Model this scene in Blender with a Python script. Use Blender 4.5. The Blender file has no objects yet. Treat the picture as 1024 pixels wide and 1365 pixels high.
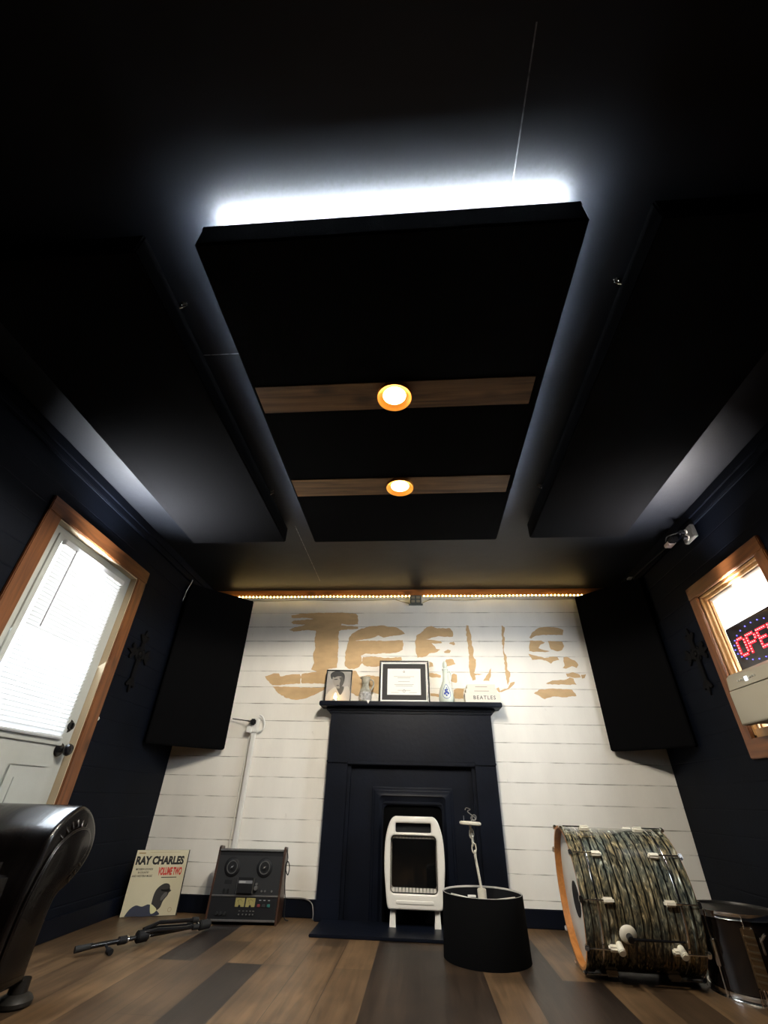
import bpy, bmesh, math, random
from mathutils import Vector, Matrix, Euler
random.seed(7)
PI = math.pi
C = bpy.context.scene.collection
SC = bpy.context.scene
H = 2.177          # ceiling height
W = 1.8            # half width of the room
YF = -5.0          # wall behind the camera
PAINT=[[[[-1.028,1.944],[-0.937,1.961],[-0.771,1.967],[-0.564,1.966],[-0.46,1.958],[-0.439,1.936],[-0.435,1.864],[-0.515,1.859],[-0.577,1.869],[-0.581,1.854],[-0.514,1.848],[-0.433,1.843],[-0.432,1.825],[-0.573,1.815],[-0.597,1.803],[-0.588,1.635],[-0.587,1.503],[-0.663,1.489],[-0.661,1.376],[-0.747,1.38],[-0.861,1.379],[-0.877,1.428],[-0.87,1.451],[-0.795,1.465],[-0.747,1.47],[-0.798,1.488],[-0.779,1.539],[-0.795,1.596],[-0.783,1.664],[-0.796,1.732],[-0.794,1.808],[-0.887,1.813],[-0.987,1.8],[-1.03,1.815],[-0.992,1.834],[-0.922,1.849],[-0.893,1.862],[-0.996,1.865],[-1.019,1.88],[-1.001,1.896],[-0.898,1.904],[-0.827,1.911],[-0.9,1.922],[-1.02,1.922]],[[-1.172,1.431],[-1.104,1.456],[-1.06,1.455],[-1.046,1.432],[-0.966,1.446],[-0.887,1.451],[-0.874,1.428],[-0.872,1.379],[-0.956,1.374],[-1.036,1.364],[-1.098,1.364],[-1.131,1.391]],[[-1.096,1.355],[-0.952,1.352],[-0.81,1.348],[-0.668,1.351],[-0.676,1.332],[-0.738,1.301],[-0.783,1.283],[-0.827,1.266],[-0.892,1.256],[-0.969,1.268],[-1.04,1.303]]],[[[-0.511,1.704],[-0.502,1.755],[-0.472,1.787],[-0.416,1.819],[-0.34,1.845],[-0.257,1.851],[-0.206,1.851],[-0.161,1.838],[-0.116,1.838],[-0.065,1.812],[-0.04,1.787],[-0.034,1.78],[-0.097,1.768],[-0.16,1.761],[-0.216,1.749],[-0.255,1.768],[-0.298,1.749],[-0.361,1.736],[-0.455,1.723],[-0.379,1.723],[-0.285,1.723],[-0.19,1.72],[-0.128,1.723],[-0.053,1.727],[-0.047,1.699],[-0.053,1.649],[-0.084,1.631],[-0.158,1.618],[-0.219,1.621],[-0.281,1.612],[-0.356,1.618],[-0.398,1.6],[-0.383,1.54],[-0.406,1.51],[-0.447,1.492],[-0.484,1.492],[-0.522,1.515],[-0.528,1.587],[-0.525,1.636]],[[-0.379,1.588],[-0.311,1.594],[-0.188,1.582],[-0.065,1.589],[-0.059,1.565],[-0.156,1.529],[-0.278,1.511],[-0.351,1.516],[-0.389,1.54]],[[-0.507,1.474],[-0.434,1.48],[-0.402,1.434],[-0.336,1.446],[-0.239,1.435],[-0.235,1.301],[-0.301,1.322],[-0.341,1.3],[-0.411,1.288],[-0.467,1.321]]],[[[0.06,1.762],[0.099,1.787],[0.15,1.837],[0.19,1.847],[0.238,1.827],[0.297,1.827],[0.345,1.827],[0.363,1.802],[0.363,1.757],[0.302,1.755],[0.245,1.762],[0.215,1.753],[0.137,1.735],[0.195,1.728],[0.262,1.718],[0.271,1.704],[0.222,1.699],[0.184,1.704],[0.212,1.675],[0.22,1.656],[0.254,1.651],[0.229,1.632],[0.162,1.618],[0.133,1.594],[0.066,1.585],[0.053,1.636],[0.049,1.704]],[[0.338,1.709],[0.367,1.716],[0.377,1.694],[0.365,1.685],[0.328,1.699]],[[0.281,1.632],[0.315,1.651],[0.339,1.642],[0.328,1.623],[0.29,1.623]],[[0.297,1.572],[0.348,1.574],[0.369,1.535],[0.336,1.526],[0.298,1.517],[0.286,1.553]],[[0.159,1.553],[0.187,1.543],[0.191,1.516],[0.158,1.507]],[[0.156,1.466],[0.212,1.462],[0.248,1.449],[0.247,1.431],[0.183,1.431],[0.155,1.442]],[[0.321,1.445],[0.35,1.463],[0.373,1.454],[0.373,1.401],[0.364,1.392],[0.324,1.405]],[[0.342,1.34],[0.37,1.353],[0.419,1.349],[0.413,1.277],[0.347,1.277],[0.339,1.298]],[[0.16,1.313],[0.223,1.309],[0.231,1.288],[0.159,1.296]]],[[[0.48,1.853],[0.499,1.85],[0.503,1.813],[0.514,1.76],[0.513,1.699],[0.523,1.638],[0.514,1.598],[0.534,1.569],[0.526,1.511],[0.509,1.467],[0.526,1.461],[0.584,1.463],[0.564,1.456],[0.515,1.449],[0.517,1.416],[0.492,1.411],[0.477,1.463],[0.472,1.52],[0.485,1.608],[0.479,1.709],[0.475,1.781]],[[0.574,1.409],[0.613,1.459],[0.647,1.506],[0.64,1.464],[0.622,1.409]],[[0.772,1.853],[0.795,1.834],[0.78,1.781],[0.783,1.729],[0.763,1.639],[0.78,1.589],[0.771,1.493],[0.79,1.474],[0.776,1.418],[0.761,1.376],[0.753,1.427],[0.755,1.512],[0.758,1.609],[0.759,1.709]],[[0.694,1.335],[0.758,1.358],[0.782,1.395],[0.817,1.404],[0.809,1.386],[0.762,1.349],[0.702,1.326]],[[0.668,1.353],[0.688,1.362],[0.697,1.326],[0.683,1.326]]],[[[0.982,1.75],[1.019,1.797],[1.081,1.833],[1.132,1.838],[1.221,1.831],[1.267,1.812],[1.254,1.771],[1.17,1.771],[1.09,1.771],[1.028,1.76],[0.995,1.74]],[[0.982,1.724],[1.072,1.725],[1.099,1.709],[1.055,1.684],[1.041,1.664],[1.078,1.649],[1.125,1.639],[1.085,1.631],[1.007,1.634],[0.964,1.639]],[[1.125,1.72],[1.238,1.715],[1.245,1.679],[1.225,1.65],[1.183,1.638],[1.138,1.654]],[[0.955,1.619],[1.002,1.605],[1.076,1.585],[1.117,1.595],[1.175,1.595],[1.185,1.571],[1.139,1.561],[1.117,1.542],[1.082,1.566],[1.026,1.575],[0.977,1.57]],[[1.222,1.591],[1.247,1.596],[1.304,1.567],[1.325,1.533],[1.306,1.51],[1.275,1.524],[1.224,1.504],[1.201,1.509],[1.219,1.528],[1.216,1.562]],[[1.216,1.467],[1.275,1.477],[1.318,1.458],[1.323,1.44],[1.275,1.435],[1.221,1.444]],[[1.051,1.392],[1.102,1.415],[1.197,1.42],[1.239,1.439],[1.265,1.43],[1.278,1.385],[1.19,1.386],[1.096,1.385]],[[0.949,1.319],[0.986,1.346],[1.082,1.356],[1.183,1.352],[1.238,1.348],[1.26,1.304],[1.171,1.294],[1.08,1.298],[1.021,1.28],[0.988,1.301]],[[1.327,1.458],[1.366,1.463],[1.35,1.435],[1.33,1.431]]]]
CAMP = (575.178120, -0.083848, 0.588643, 0.026531, 0.062923, -3.580044, 0.617114)
DAY = 22.0
SUNSIDE = 3.0
DOWN = 128.0
EXPO = 0.0
TAPE_S = 480.
TAPE2_S = 250.
STRING = 34.
SLAT_T = -56
SLAT_TR = .14
SPOT_A = 172
GLOW_LIP = .010
DOOR_W = 15.0
DOOR_UP = 45.
WIN_W = 11.
WIN_UP = 14.

# ------------------------------------------------------------------ materials
MATS = {}
def nd(nt, t, **kw):
    n = nt.nodes.new(t)
    for k, v in kw.items():
        setattr(n, k, v)
    return n
def mat(name, col, rough=.5, metal=0., spec=.5, var=0., vs=8., stretch=(1, 1, 1), bump=0., bs=60., emit=None, es=0., trans=0., ior=1.45, coat=0., alpha=1., rvar=0.):
    if name in MATS: return MATS[name]
    m = bpy.data.materials.new(name); m.use_nodes = True
    nt = m.node_tree; b = nt.nodes['Principled BSDF']
    b.inputs['Base Color'].default_value = (*col, 1); b.inputs['Roughness'].default_value = rough
    b.inputs['Metallic'].default_value = metal; b.inputs['Specular IOR Level'].default_value = spec
    b.inputs['IOR'].default_value = ior; b.inputs['Transmission Weight'].default_value = trans
    b.inputs['Coat Weight'].default_value = coat
    if emit: b.inputs['Emission Color'].default_value = (*emit, 1); b.inputs['Emission Strength'].default_value = es
    tc = nd(nt, 'ShaderNodeTexCoord'); mp = nd(nt, 'ShaderNodeMapping'); mp.inputs['Scale'].default_value = stretch
    nt.links.new(tc.outputs['Object'], mp.inputs['Vector'])
    if var:
        n = nd(nt, 'ShaderNodeTexNoise'); n.inputs['Scale'].default_value = vs; n.inputs['Detail'].default_value = 6
        nt.links.new(mp.outputs['Vector'], n.inputs['Vector'])
        r = nd(nt, 'ShaderNodeValToRGB')
        r.color_ramp.elements[0].position = .3; r.color_ramp.elements[1].position = .7
        r.color_ramp.elements[0].color = (*[c * (1 - var) for c in col], 1)
        r.color_ramp.elements[1].color = (*[min(1, c * (1 + var)) for c in col], 1)
        nt.links.new(n.outputs['Fac'], r.inputs['Fac']); nt.links.new(r.outputs['Color'], b.inputs['Base Color'])
        if rvar:
            mr = nd(nt, 'ShaderNodeMapRange'); mr.inputs['To Min'].default_value = max(0, rough - rvar); mr.inputs['To Max'].default_value = min(1, rough + rvar)
            nt.links.new(n.outputs['Fac'], mr.inputs['Value']); nt.links.new(mr.outputs['Result'], b.inputs['Roughness'])
    if bump:
        n2 = nd(nt, 'ShaderNodeTexNoise'); n2.inputs['Scale'].default_value = bs; n2.inputs['Detail'].default_value = 4
        nt.links.new(mp.outputs['Vector'], n2.inputs['Vector'])
        bp = nd(nt, 'ShaderNodeBump'); bp.inputs['Strength'].default_value = bump; bp.inputs['Distance'].default_value = .004
        nt.links.new(n2.outputs['Fac'], bp.inputs['Height']); nt.links.new(bp.outputs['Normal'], b.inputs['Normal'])
    MATS[name] = m
    return m
def wood(name, c0, c1, axis=0, scale=1., rough=.5, knots=True):
    """grain running along the given object axis, with a few darker knots"""
    if name in MATS: return MATS[name]
    m = bpy.data.materials.new(name); m.use_nodes = True
    nt = m.node_tree; b = nt.nodes['Principled BSDF']; b.inputs['Roughness'].default_value = rough
    tc = nd(nt, 'ShaderNodeTexCoord'); mp = nd(nt, 'ShaderNodeMapping')
    s = [14 * scale] * 3; s[axis] = 1.1 * scale; mp.inputs['Scale'].default_value = s
    nt.links.new(tc.outputs['Object'], mp.inputs['Vector'])
    n = nd(nt, 'ShaderNodeTexNoise'); n.inputs['Scale'].default_value = 2.2; n.inputs['Detail'].default_value = 8; n.inputs['Distortion'].default_value = 1.2
    nt.links.new(mp.outputs['Vector'], n.inputs['Vector'])
    r = nd(nt, 'ShaderNodeValToRGB'); r.color_ramp.elements[0].position = .3; r.color_ramp.elements[1].position = .68
    r.color_ramp.elements[0].color = (*c0, 1); r.color_ramp.elements[1].color = (*c1, 1)
    nt.links.new(n.outputs['Fac'], r.inputs['Fac'])
    out = r.outputs['Color']
    if knots:
        mp2 = nd(nt, 'ShaderNodeMapping'); s2 = [9 * scale] * 3; s2[axis] = 4 * scale; mp2.inputs['Scale'].default_value = s2
        nt.links.new(tc.outputs['Object'], mp2.inputs['Vector'])
        v = nd(nt, 'ShaderNodeTexVoronoi'); v.inputs['Scale'].default_value = 1.; nt.links.new(mp2.outputs['Vector'], v.inputs['Vector'])
        mr = nd(nt, 'ShaderNodeMapRange'); mr.inputs['From Min'].default_value = .08; mr.inputs['From Max'].default_value = .22
        mr.inputs['To Min'].default_value = .75; mr.inputs['To Max'].default_value = 0
        nt.links.new(v.outputs['Distance'], mr.inputs['Value'])
        mx = nd(nt, 'ShaderNodeMix', data_type='RGBA'); nt.links.new(mr.outputs['Result'], mx.inputs[0])
        nt.links.new(out, mx.inputs[6]); mx.inputs[7].default_value = (*[c * .35 for c in c0], 1); out = mx.outputs[2]
    nt.links.new(out, b.inputs['Base Color'])
    bp = nd(nt, 'ShaderNodeBump'); bp.inputs['Strength'].default_value = .15; bp.inputs['Distance'].default_value = .002
    nt.links.new(n.outputs['Fac'], bp.inputs['Height']); nt.links.new(bp.outputs['Normal'], b.inputs['Normal'])
    MATS[name] = m
    return m
def emis(name, col, s):
    if name in MATS: return MATS[name]
    m = bpy.data.materials.new(name); m.use_nodes = True; nt = m.node_tree; nt.nodes.clear()
    e = nd(nt, 'ShaderNodeEmission'); e.inputs['Color'].default_value = (*col, 1); e.inputs['Strength'].default_value = s
    o = nd(nt, 'ShaderNodeOutputMaterial'); nt.links.new(e.outputs['Emission'], o.inputs['Surface'])
    MATS[name] = m
    return m
def math_(nt, op, a, b=None, c=None):
    n = nd(nt, 'ShaderNodeMath', operation=op)
    for i, v in enumerate((a, b, c)):
        if v is None: continue
        if isinstance(v, (int, float)): n.inputs[i].default_value = v
        else: nt.links.new(v, n.inputs[i])
    return n.outputs[0]

def plank_paint(name, col, rough, spec, seam=.1225, off=.003, bumpd=.004):
    """painted boards: faint horizontal board seams in the relief, uneven roller marks"""
    m = mat(name, col, rough, spec=spec, var=.28, vs=3.5, bump=.0)
    nt = m.node_tree; b = nt.nodes['Principled BSDF']
    tc = nd(nt, 'ShaderNodeTexCoord'); sp = nd(nt, 'ShaderNodeSeparateXYZ'); nt.links.new(tc.outputs['Object'], sp.inputs[0])
    z = math_(nt, 'ADD', sp.outputs['Z'], -off); z = math_(nt, 'DIVIDE', z, seam); z = math_(nt, 'FRACT', z)
    d = math_(nt, 'MINIMUM', z, math_(nt, 'SUBTRACT', 1., z)); d = math_(nt, 'MULTIPLY', d, 22.); d = math_(nt, 'MINIMUM', d, 1.)
    n2 = nd(nt, 'ShaderNodeTexNoise'); n2.inputs['Scale'].default_value = 45.; nt.links.new(tc.outputs['Object'], n2.inputs['Vector'])
    hh = math_(nt, 'MULTIPLY_ADD', n2.outputs['Fac'], .25, d)
    bp = nd(nt, 'ShaderNodeBump'); bp.inputs['Strength'].default_value = .5; bp.inputs['Distance'].default_value = bumpd
    nt.links.new(hh, bp.inputs['Height']); nt.links.new(bp.outputs['Normal'], b.inputs['Normal'])
    return m

NAVY_WALL = plank_paint('navy wall paint', (.0022, .0034, .0070), .6, .10)
CEIL = mat('black ceiling paint', (.0046, .0056, .0082), .5, spec=.42, var=.35, vs=2.5, bump=.35, bs=14)
NAVY = mat('navy fireplace paint', (.0028, .0042, .0090), .45, spec=.2, var=.3, vs=5, bump=.25, bs=30)
FABRIC = mat('black acoustic fabric', (.0024, .0024, .0028), .9, spec=.05, bump=.5, bs=420, var=.15, vs=30)
BLACK = mat('matte black', (.006, .006, .007), .6, spec=.3)
GLOSSBLACK = mat('gloss black', (.006, .006, .007), .22, spec=.5)
CHROME = mat('chrome', (.75, .74, .72), .16, metal=1.)
SATIN = mat('satin metal', (.55, .54, .52), .32, metal=1.)
WHITE_PL = mat('white plastic', (.72, .71, .67), .4)
TRIMWOOD = wood('orange pine trim', (.075, .022, .0055), (.17, .060, .016), 2, 1., .42)
TRIMWOOD_Y = wood('orange pine trim along the wall', (.075, .022, .0055), (.17, .060, .016), 1, 1., .42)
TRIMWOOD_X = wood('orange pine trim across', (.22, .07, .015), (.38, .14, .035), 0, 1., .42)
PLANK = wood('brown stained plank', (.065, .031, .010), (.24, .125, .048), 0, .8, .45)
WALNUT = wood('walnut side', (.018, .007, .0035), (.055, .021, .009), 2, 1.5, .4, False)
ENAMEL = mat('cream white enamel', (.74, .70, .62), .28, coat=.3)
CREAMPAPER = mat('cream paper', (.62, .57, .40), .6, var=.06, vs=5)
PAPER = mat('white paper', (.82, .79, .73), .7)
def thin_glass(name):
    m = bpy.data.materials.new(name); m.use_nodes = True; nt = m.node_tree; nt.nodes.clear()
    tr = nd(nt, 'ShaderNodeBsdfTransparent'); gl = nd(nt, 'ShaderNodeBsdfGlossy'); gl.inputs['Roughness'].default_value = .02
    fr = nd(nt, 'ShaderNodeFresnel'); fr.inputs['IOR'].default_value = 1.3; ms = nd(nt, 'ShaderNodeMixShader'); o = nd(nt, 'ShaderNodeOutputMaterial')
    nt.links.new(fr.outputs[0], ms.inputs[0]); nt.links.new(tr.outputs[0], ms.inputs[1]); nt.links.new(gl.outputs[0], ms.inputs[2]); nt.links.new(ms.outputs[0], o.inputs['Surface'])
    return m
GLASS = thin_glass('clear glass')
LEATHER = mat('black brown leather', (.0022, .0014, .0012), .25, spec=.5, var=.4, vs=9, bump=.55, bs=8, stretch=(3.2, .6, .6), rvar=.05, coat=.2)
RUBBER = mat('black rubber', (.009, .009, .009), .75)

# ------------------------------------------------------------------ mesh builder
class MB:
    def __init__(s): s.bm = bmesh.new()
    def _tag(s, before, M):
        if M is not None:
            vs = [v for v in s.bm.verts if v not in before]
            bmesh.ops.transform(s.bm, matrix=M, verts=vs)
    def _merge(s, b2, M=None):
        if M is not None: bmesh.ops.transform(b2, matrix=M, verts=b2.verts[:])
        me = bpy.data.meshes.new('tmp'); b2.to_mesh(me); b2.free()
        s.bm.from_mesh(me); bpy.data.meshes.remove(me)
        return s
    def box(s, x0, x1, y0, y1, z0, z1, bev=0., seg=2, M=None):
        b = bmesh.new(); bmesh.ops.create_cube(b, size=1.)
        T = Matrix.Translation(((x0 + x1) / 2, (y0 + y1) / 2, (z0 + z1) / 2)) @ Matrix.Diagonal((abs(x1 - x0), abs(y1 - y0), abs(z1 - z0), 1))
        bmesh.ops.transform(b, matrix=T, verts=b.verts[:])
        if bev: bmesh.ops.bevel(b, geom=b.edges[:], offset=bev, segments=seg, affect='EDGES', clamp_overlap=True)
        return s._merge(b, M)
    def cyl(s, p0, p1, r0, r1=None, n=24, caps=True, bev=0., M=None):
        r1 = r0 if r1 is None else r1
        p0 = Vector(p0); p1 = Vector(p1); d = p1 - p0
        b = bmesh.new(); bmesh.ops.create_cone(b, cap_ends=caps, segments=n, radius1=r0, radius2=r1, depth=d.length)
        if bev:
            bmesh.ops.bevel(b, geom=[e for e in b.edges if all(len(f.verts) > 4 or True for f in e.link_faces) and abs(e.verts[0].co.z - e.verts[1].co.z) < 1e-6], offset=bev, segments=2, affect='EDGES')
        T = Matrix.Translation((p0 + p1) / 2) @ d.to_track_quat('Z', 'Y').to_matrix().to_4x4()
        bmesh.ops.transform(b, matrix=T, verts=b.verts[:])
        return s._merge(b, M)
    def sph(s, c, r, sc=(1, 1, 1), n=16, M=None):
        b = bmesh.new(); bmesh.ops.create_uvsphere(b, u_segments=n * 2, v_segments=n, radius=r)
        bmesh.ops.transform(b, matrix=Matrix.Translation(c) @ Matrix.Diagonal((*sc, 1)), verts=b.verts[:])
        return s._merge(b, M)
    def lathe(s, prof, n=48, M=None):
        """prof: (radius, z) pairs, revolved round local Z"""
        b = bmesh.new(); rings = []
        for r, z in prof:
            rings.append([b.verts.new((r * math.cos(2 * PI * i / n), r * math.sin(2 * PI * i / n), z)) for i in range(n)] if r > 1e-6 else [b.verts.new((0, 0, z))])
        for a, c in zip(rings, rings[1:]):
            for i in range(n):
                j = (i + 1) % n
                if len(a) == 1 and len(c) == 1: continue
                if len(a) == 1: b.faces.new((a[0], c[j], c[i]))
                elif len(c) == 1: b.faces.new((a[i], a[j], c[0]))
                else: b.faces.new((a[i], a[j], c[j], c[i]))
        bmesh.ops.recalc_face_normals(b, faces=b.faces[:])
        return s._merge(b, M)
    def tube(s, pts, r, n=8, closed=False, M=None, caps=True):
        pts = [Vector(p) for p in pts]; b = bmesh.new(); rings = []; N = len(pts); up = Vector((0.12, 0.31, .94)).normalized()
        for i, p in enumerate(pts):
            a = pts[(i - 1) % N] if (closed or i) else p; c = pts[(i + 1) % N] if (closed or i < N - 1) else p
            t = (c - a).normalized(); u = t.cross(up)
            if u.length < 1e-3: u = t.cross(Vector((1, 0, 0)))
            u.normalize(); w = t.cross(u)
            rr = r[i] if isinstance(r, (list, tuple)) else r
            rings.append([b.verts.new(p + rr * (math.cos(2 * PI * k / n) * u + math.sin(2 * PI * k / n) * w)) for k in range(n)])
        for i in range(N if closed else N - 1):
            A, B = rings[i], rings[(i + 1) % N]
            for k in range(n): b.faces.new((A[k], A[(k + 1) % n], B[(k + 1) % n], B[k]))
        if not closed and caps: b.faces.new(rings[0]); b.faces.new(rings[-1][::-1])
        bmesh.ops.recalc_face_normals(b, faces=b.faces[:])
        return s._merge(b, M)
    def shape(s, loops, depth, bev=0., M=None, res=2):
        """filled 2-D outline(s) with holes, extruded from local z=0 to z=depth"""
        cu = bpy.data.curves.new('tmp', 'CURVE'); cu.dimensions = '2D'; cu.fill_mode = 'BOTH'
        cu.extrude = max(0, depth / 2 - bev); cu.bevel_depth = bev; cu.bevel_resolution = res; cu.offset = -bev
        for lp in loops:
            sp = cu.splines.new('POLY'); sp.points.add(len(lp) - 1); sp.use_cyclic_u = True
            for p, q in zip(sp.points, lp): p.co = (q[0], q[1], 0, 1)
        return s._curve(cu, Matrix.Translation((0, 0, depth / 2)), M)
    def _curve(s, cu, T, M):
        o = bpy.data.objects.new('tmp', cu); me = bpy.data.meshes.new_from_object(o)
        b = bmesh.new(); b.from_mesh(me); bpy.data.meshes.remove(me); bpy.data.objects.remove(o); bpy.data.curves.remove(cu)
        bmesh.ops.remove_doubles(b, verts=b.verts[:], dist=1e-6)
        bmesh.ops.transform(b, matrix=T, verts=b.verts[:])
        return s._merge(b, M)
    def text(s, txt, size, depth=.0006, M=None, align='CENTER', bold=0., sx=1., sp=1., shear=0.):
        cu = bpy.data.curves.new('tmp', 'FONT'); cu.body = txt; cu.size = size; cu.align_x = align; cu.align_y = 'CENTER'
        cu.extrude = depth / 2; cu.offset = bold; cu.space_character = sp; cu.shear = shear; cu.resolution_u = 3
        return s._curve(cu, Matrix.Translation((0, 0, depth / 2)) @ Matrix.Diagonal((sx, 1, 1, 1)), M)
    def poly(s, verts, faces, M=None):
        b = bmesh.new(); vs = [b.verts.new(v) for v in verts]
        for f in faces: b.faces.new([vs[i] for i in f])
        bmesh.ops.recalc_face_normals(b, faces=b.faces[:])
        return s._merge(b, M)
    def prism_x(s, prof, x0, x1, bev=0., M=None):
        """(y, z) outline pushed along X"""
        T = Matrix(((0, 0, 1, x0), (1, 0, 0, 0), (0, 1, 0, 0), (0, 0, 0, 1)))
        return s.shape([prof], x1 - x0, bev, (M @ T) if M is not None else T)
    def build(s, name, m, parent=None, world=False, smooth=True, ang=35, kind=None):
        me = bpy.data.meshes.new(name)
        if world and parent is not None:
            bmesh.ops.transform(s.bm, matrix=parent.matrix_world_inv if hasattr(parent, 'matrix_world_inv') else Matrix.Translation(-parent.location), verts=s.bm.verts[:])
        if smooth:
            for f in s.bm.faces: f.smooth = True
            for e in s.bm.edges:
                if len(e.link_faces) == 2 and e.calc_face_angle(0) > math.radians(ang): e.smooth = False
        s.bm.to_mesh(me); s.bm.free()
        o = bpy.data.objects.new(name, me); C.objects.link(o); me.materials.append(m)
        if parent is not None: o.parent = parent
        if kind: o['kind'] = kind
        return o
def tag(o, label, cat, group=None):
    o['label'] = label; o['category'] = cat
    if group: o['group'] = group
    return o
def thing(name, label, cat, loc=(0, 0, 0), rotz=0., group=None, rot=None):
    o = bpy.data.objects.new(name, None); C.objects.link(o); o.location = loc; o.empty_display_size = .1
    o.rotation_euler = rot if rot else (0, 0, rotz)
    return tag(o, label, cat, group)
def structure(o): o['kind'] = 'structure'; return o
def frame(o, u, v):
    """matrix whose local x, y, z axes are u, v, u x v at point o"""
    u = Vector(u).normalized(); v = Vector(v).normalized(); n = u.cross(v); v = n.cross(u)
    M = Matrix((u, v, n)).transposed().to_4x4(); M.translation = Vector(o); return M
def rrect(x0, x1, y0, y1, r, n=6):
    out = []
    for cx, cy, a in ((x1 - r, y1 - r, 0), (x0 + r, y1 - r, 90), (x0 + r, y0 + r, 180), (x1 - r, y0 + r, 270)):
        for i in range(n + 1):
            t = math.radians(a + 90 * i / n); out.append((cx + r * math.cos(t), cy + r * math.sin(t)))
    return out
def circle(cx, cy, r, n=40, sx=1., sy=1.): return [(cx + sx * r * math.cos(2 * PI * i / n), cy + sy * r * math.sin(2 * PI * i / n)) for i in range(n)]
def smoothline(pts, sub=6):
    """Catmull-Rom through points"""
    P = [Vector(p) for p in pts]; out = []
    for i in range(len(P) - 1):
        a = P[max(0, i - 1)]; b = P[i]; c = P[i + 1]; d = P[min(len(P) - 1, i + 2)]
        for k in range(sub):
            t = k / sub
            out.append(.5 * ((2 * b) + (c - a) * t + (2 * a - 5 * b + 4 * c - d) * t * t + (3 * b - a - 3 * c + d) * t ** 3))
    out.append(P[-1]); return out

# ------------------------------------------------------------------ the room
def floor_mat():
    m = bpy.data.materials.new('dark laminate planks'); m.use_nodes = True; nt = m.node_tree; b = nt.nodes['Principled BSDF']
    tc = nd(nt, 'ShaderNodeTexCoord'); mp = nd(nt, 'ShaderNodeMapping'); mp.inputs['Rotation'].default_value = (0, 0, PI / 2)
    nt.links.new(tc.outputs['Object'], mp.inputs['Vector'])
    br = nd(nt, 'ShaderNodeTexBrick'); br.offset = .37; br.offset_frequency = 3
    br.inputs['Scale'].default_value = 1.; br.inputs['Brick Width'].default_value = .92; br.inputs['Row Height'].default_value = .162
    br.inputs['Mortar Size'].default_value = .0012; br.inputs['Mortar Smooth'].default_value = .1; br.inputs['Bias'].default_value = -.05
    br.inputs['Color1'].default_value = (.016, .0105, .0075, 1); br.inputs['Color2'].default_value = (.15, .089, .043, 1); br.inputs['Mortar'].default_value = (.012, .008, .006, 1)
    nt.links.new(mp.outputs['Vector'], br.inputs['Vector'])
    mp2 = nd(nt, 'ShaderNodeMapping'); mp2.inputs['Scale'].default_value = (16, 1.3, 16); nt.links.new(tc.outputs['Object'], mp2.inputs['Vector'])
    n = nd(nt, 'ShaderNodeTexNoise'); n.inputs['Scale'].default_value = 2.; n.inputs['Detail'].default_value = 8; n.inputs['Distortion'].default_value = .8
    nt.links.new(mp2.outputs['Vector'], n.inputs['Vector'])
    r = nd(nt, 'ShaderNodeMapRange'); r.inputs['From Min'].default_value = .25; r.inputs['From Max'].default_value = .75; r.inputs['To Min'].default_value = .55; r.inputs['To Max'].default_value = 1.35
    nt.links.new(n.outputs['Fac'], r.inputs['Value'])
    n3 = nd(nt, 'ShaderNodeTexNoise'); n3.inputs['Scale'].default_value = 5.; nt.links.new(tc.outputs['Object'], n3.inputs['Vector'])
    r3 = nd(nt, 'ShaderNodeMapRange'); r3.inputs['From Min'].default_value = .3; r3.inputs['From Max'].default_value = .7; r3.inputs['To Min'].default_value = .7; r3.inputs['To Max'].default_value = 1.15
    nt.links.new(n3.outputs['Fac'], r3.inputs['Value'])
    mu = nd(nt, 'ShaderNodeVectorMath', operation='SCALE'); nt.links.new(br.outputs['Color'], mu.inputs[0]); nt.links.new(r.outputs['Result'], mu.inputs['Scale'])
    mu2 = nd(nt, 'ShaderNodeVectorMath', operation='SCALE'); nt.links.new(mu.outputs[0], mu2.inputs[0]); nt.links.new(r3.outputs['Result'], mu2.inputs['Scale'])
    nt.links.new(mu2.outputs[0], b.inputs['Base Color'])
    b.inputs['Roughness'].default_value = .42; b.inputs['Specular IOR Level'].default_value = .4
    bp = nd(nt, 'ShaderNodeBump'); bp.inputs['Strength'].default_value = .2; bp.inputs['Distance'].default_value = .002
    nt.links.new(r.outputs['Result'], bp.inputs['Height']); nt.links.new(bp.outputs['Normal'], b.inputs['Normal'])
    return m
structure(MB().box(-1.95, 1.95, YF - .1, .12, -.1, 0).build('floor', floor_mat()))
ceiling = structure(MB().box(-1.95, 1.95, YF - .1, .12, H, H + .1).build('ceiling', CEIL))
SEAMMAT = mat('light caught on ceiling seam', (.12, .12, .12), .5, var=.8, vs=40)  # pale tone paints in the light reflecting along the seam
MB().box(.378, .3815, -3.35, -2.2, H - .0015, H + .001).box(-1.0, -.55, -2.482, -2.478, H - .001, H + .001).box(-.76, -.757, -1.1, -.2, H - .001, H + .001).build('ceiling_seam', SEAMMAT, ceiling)

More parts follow.
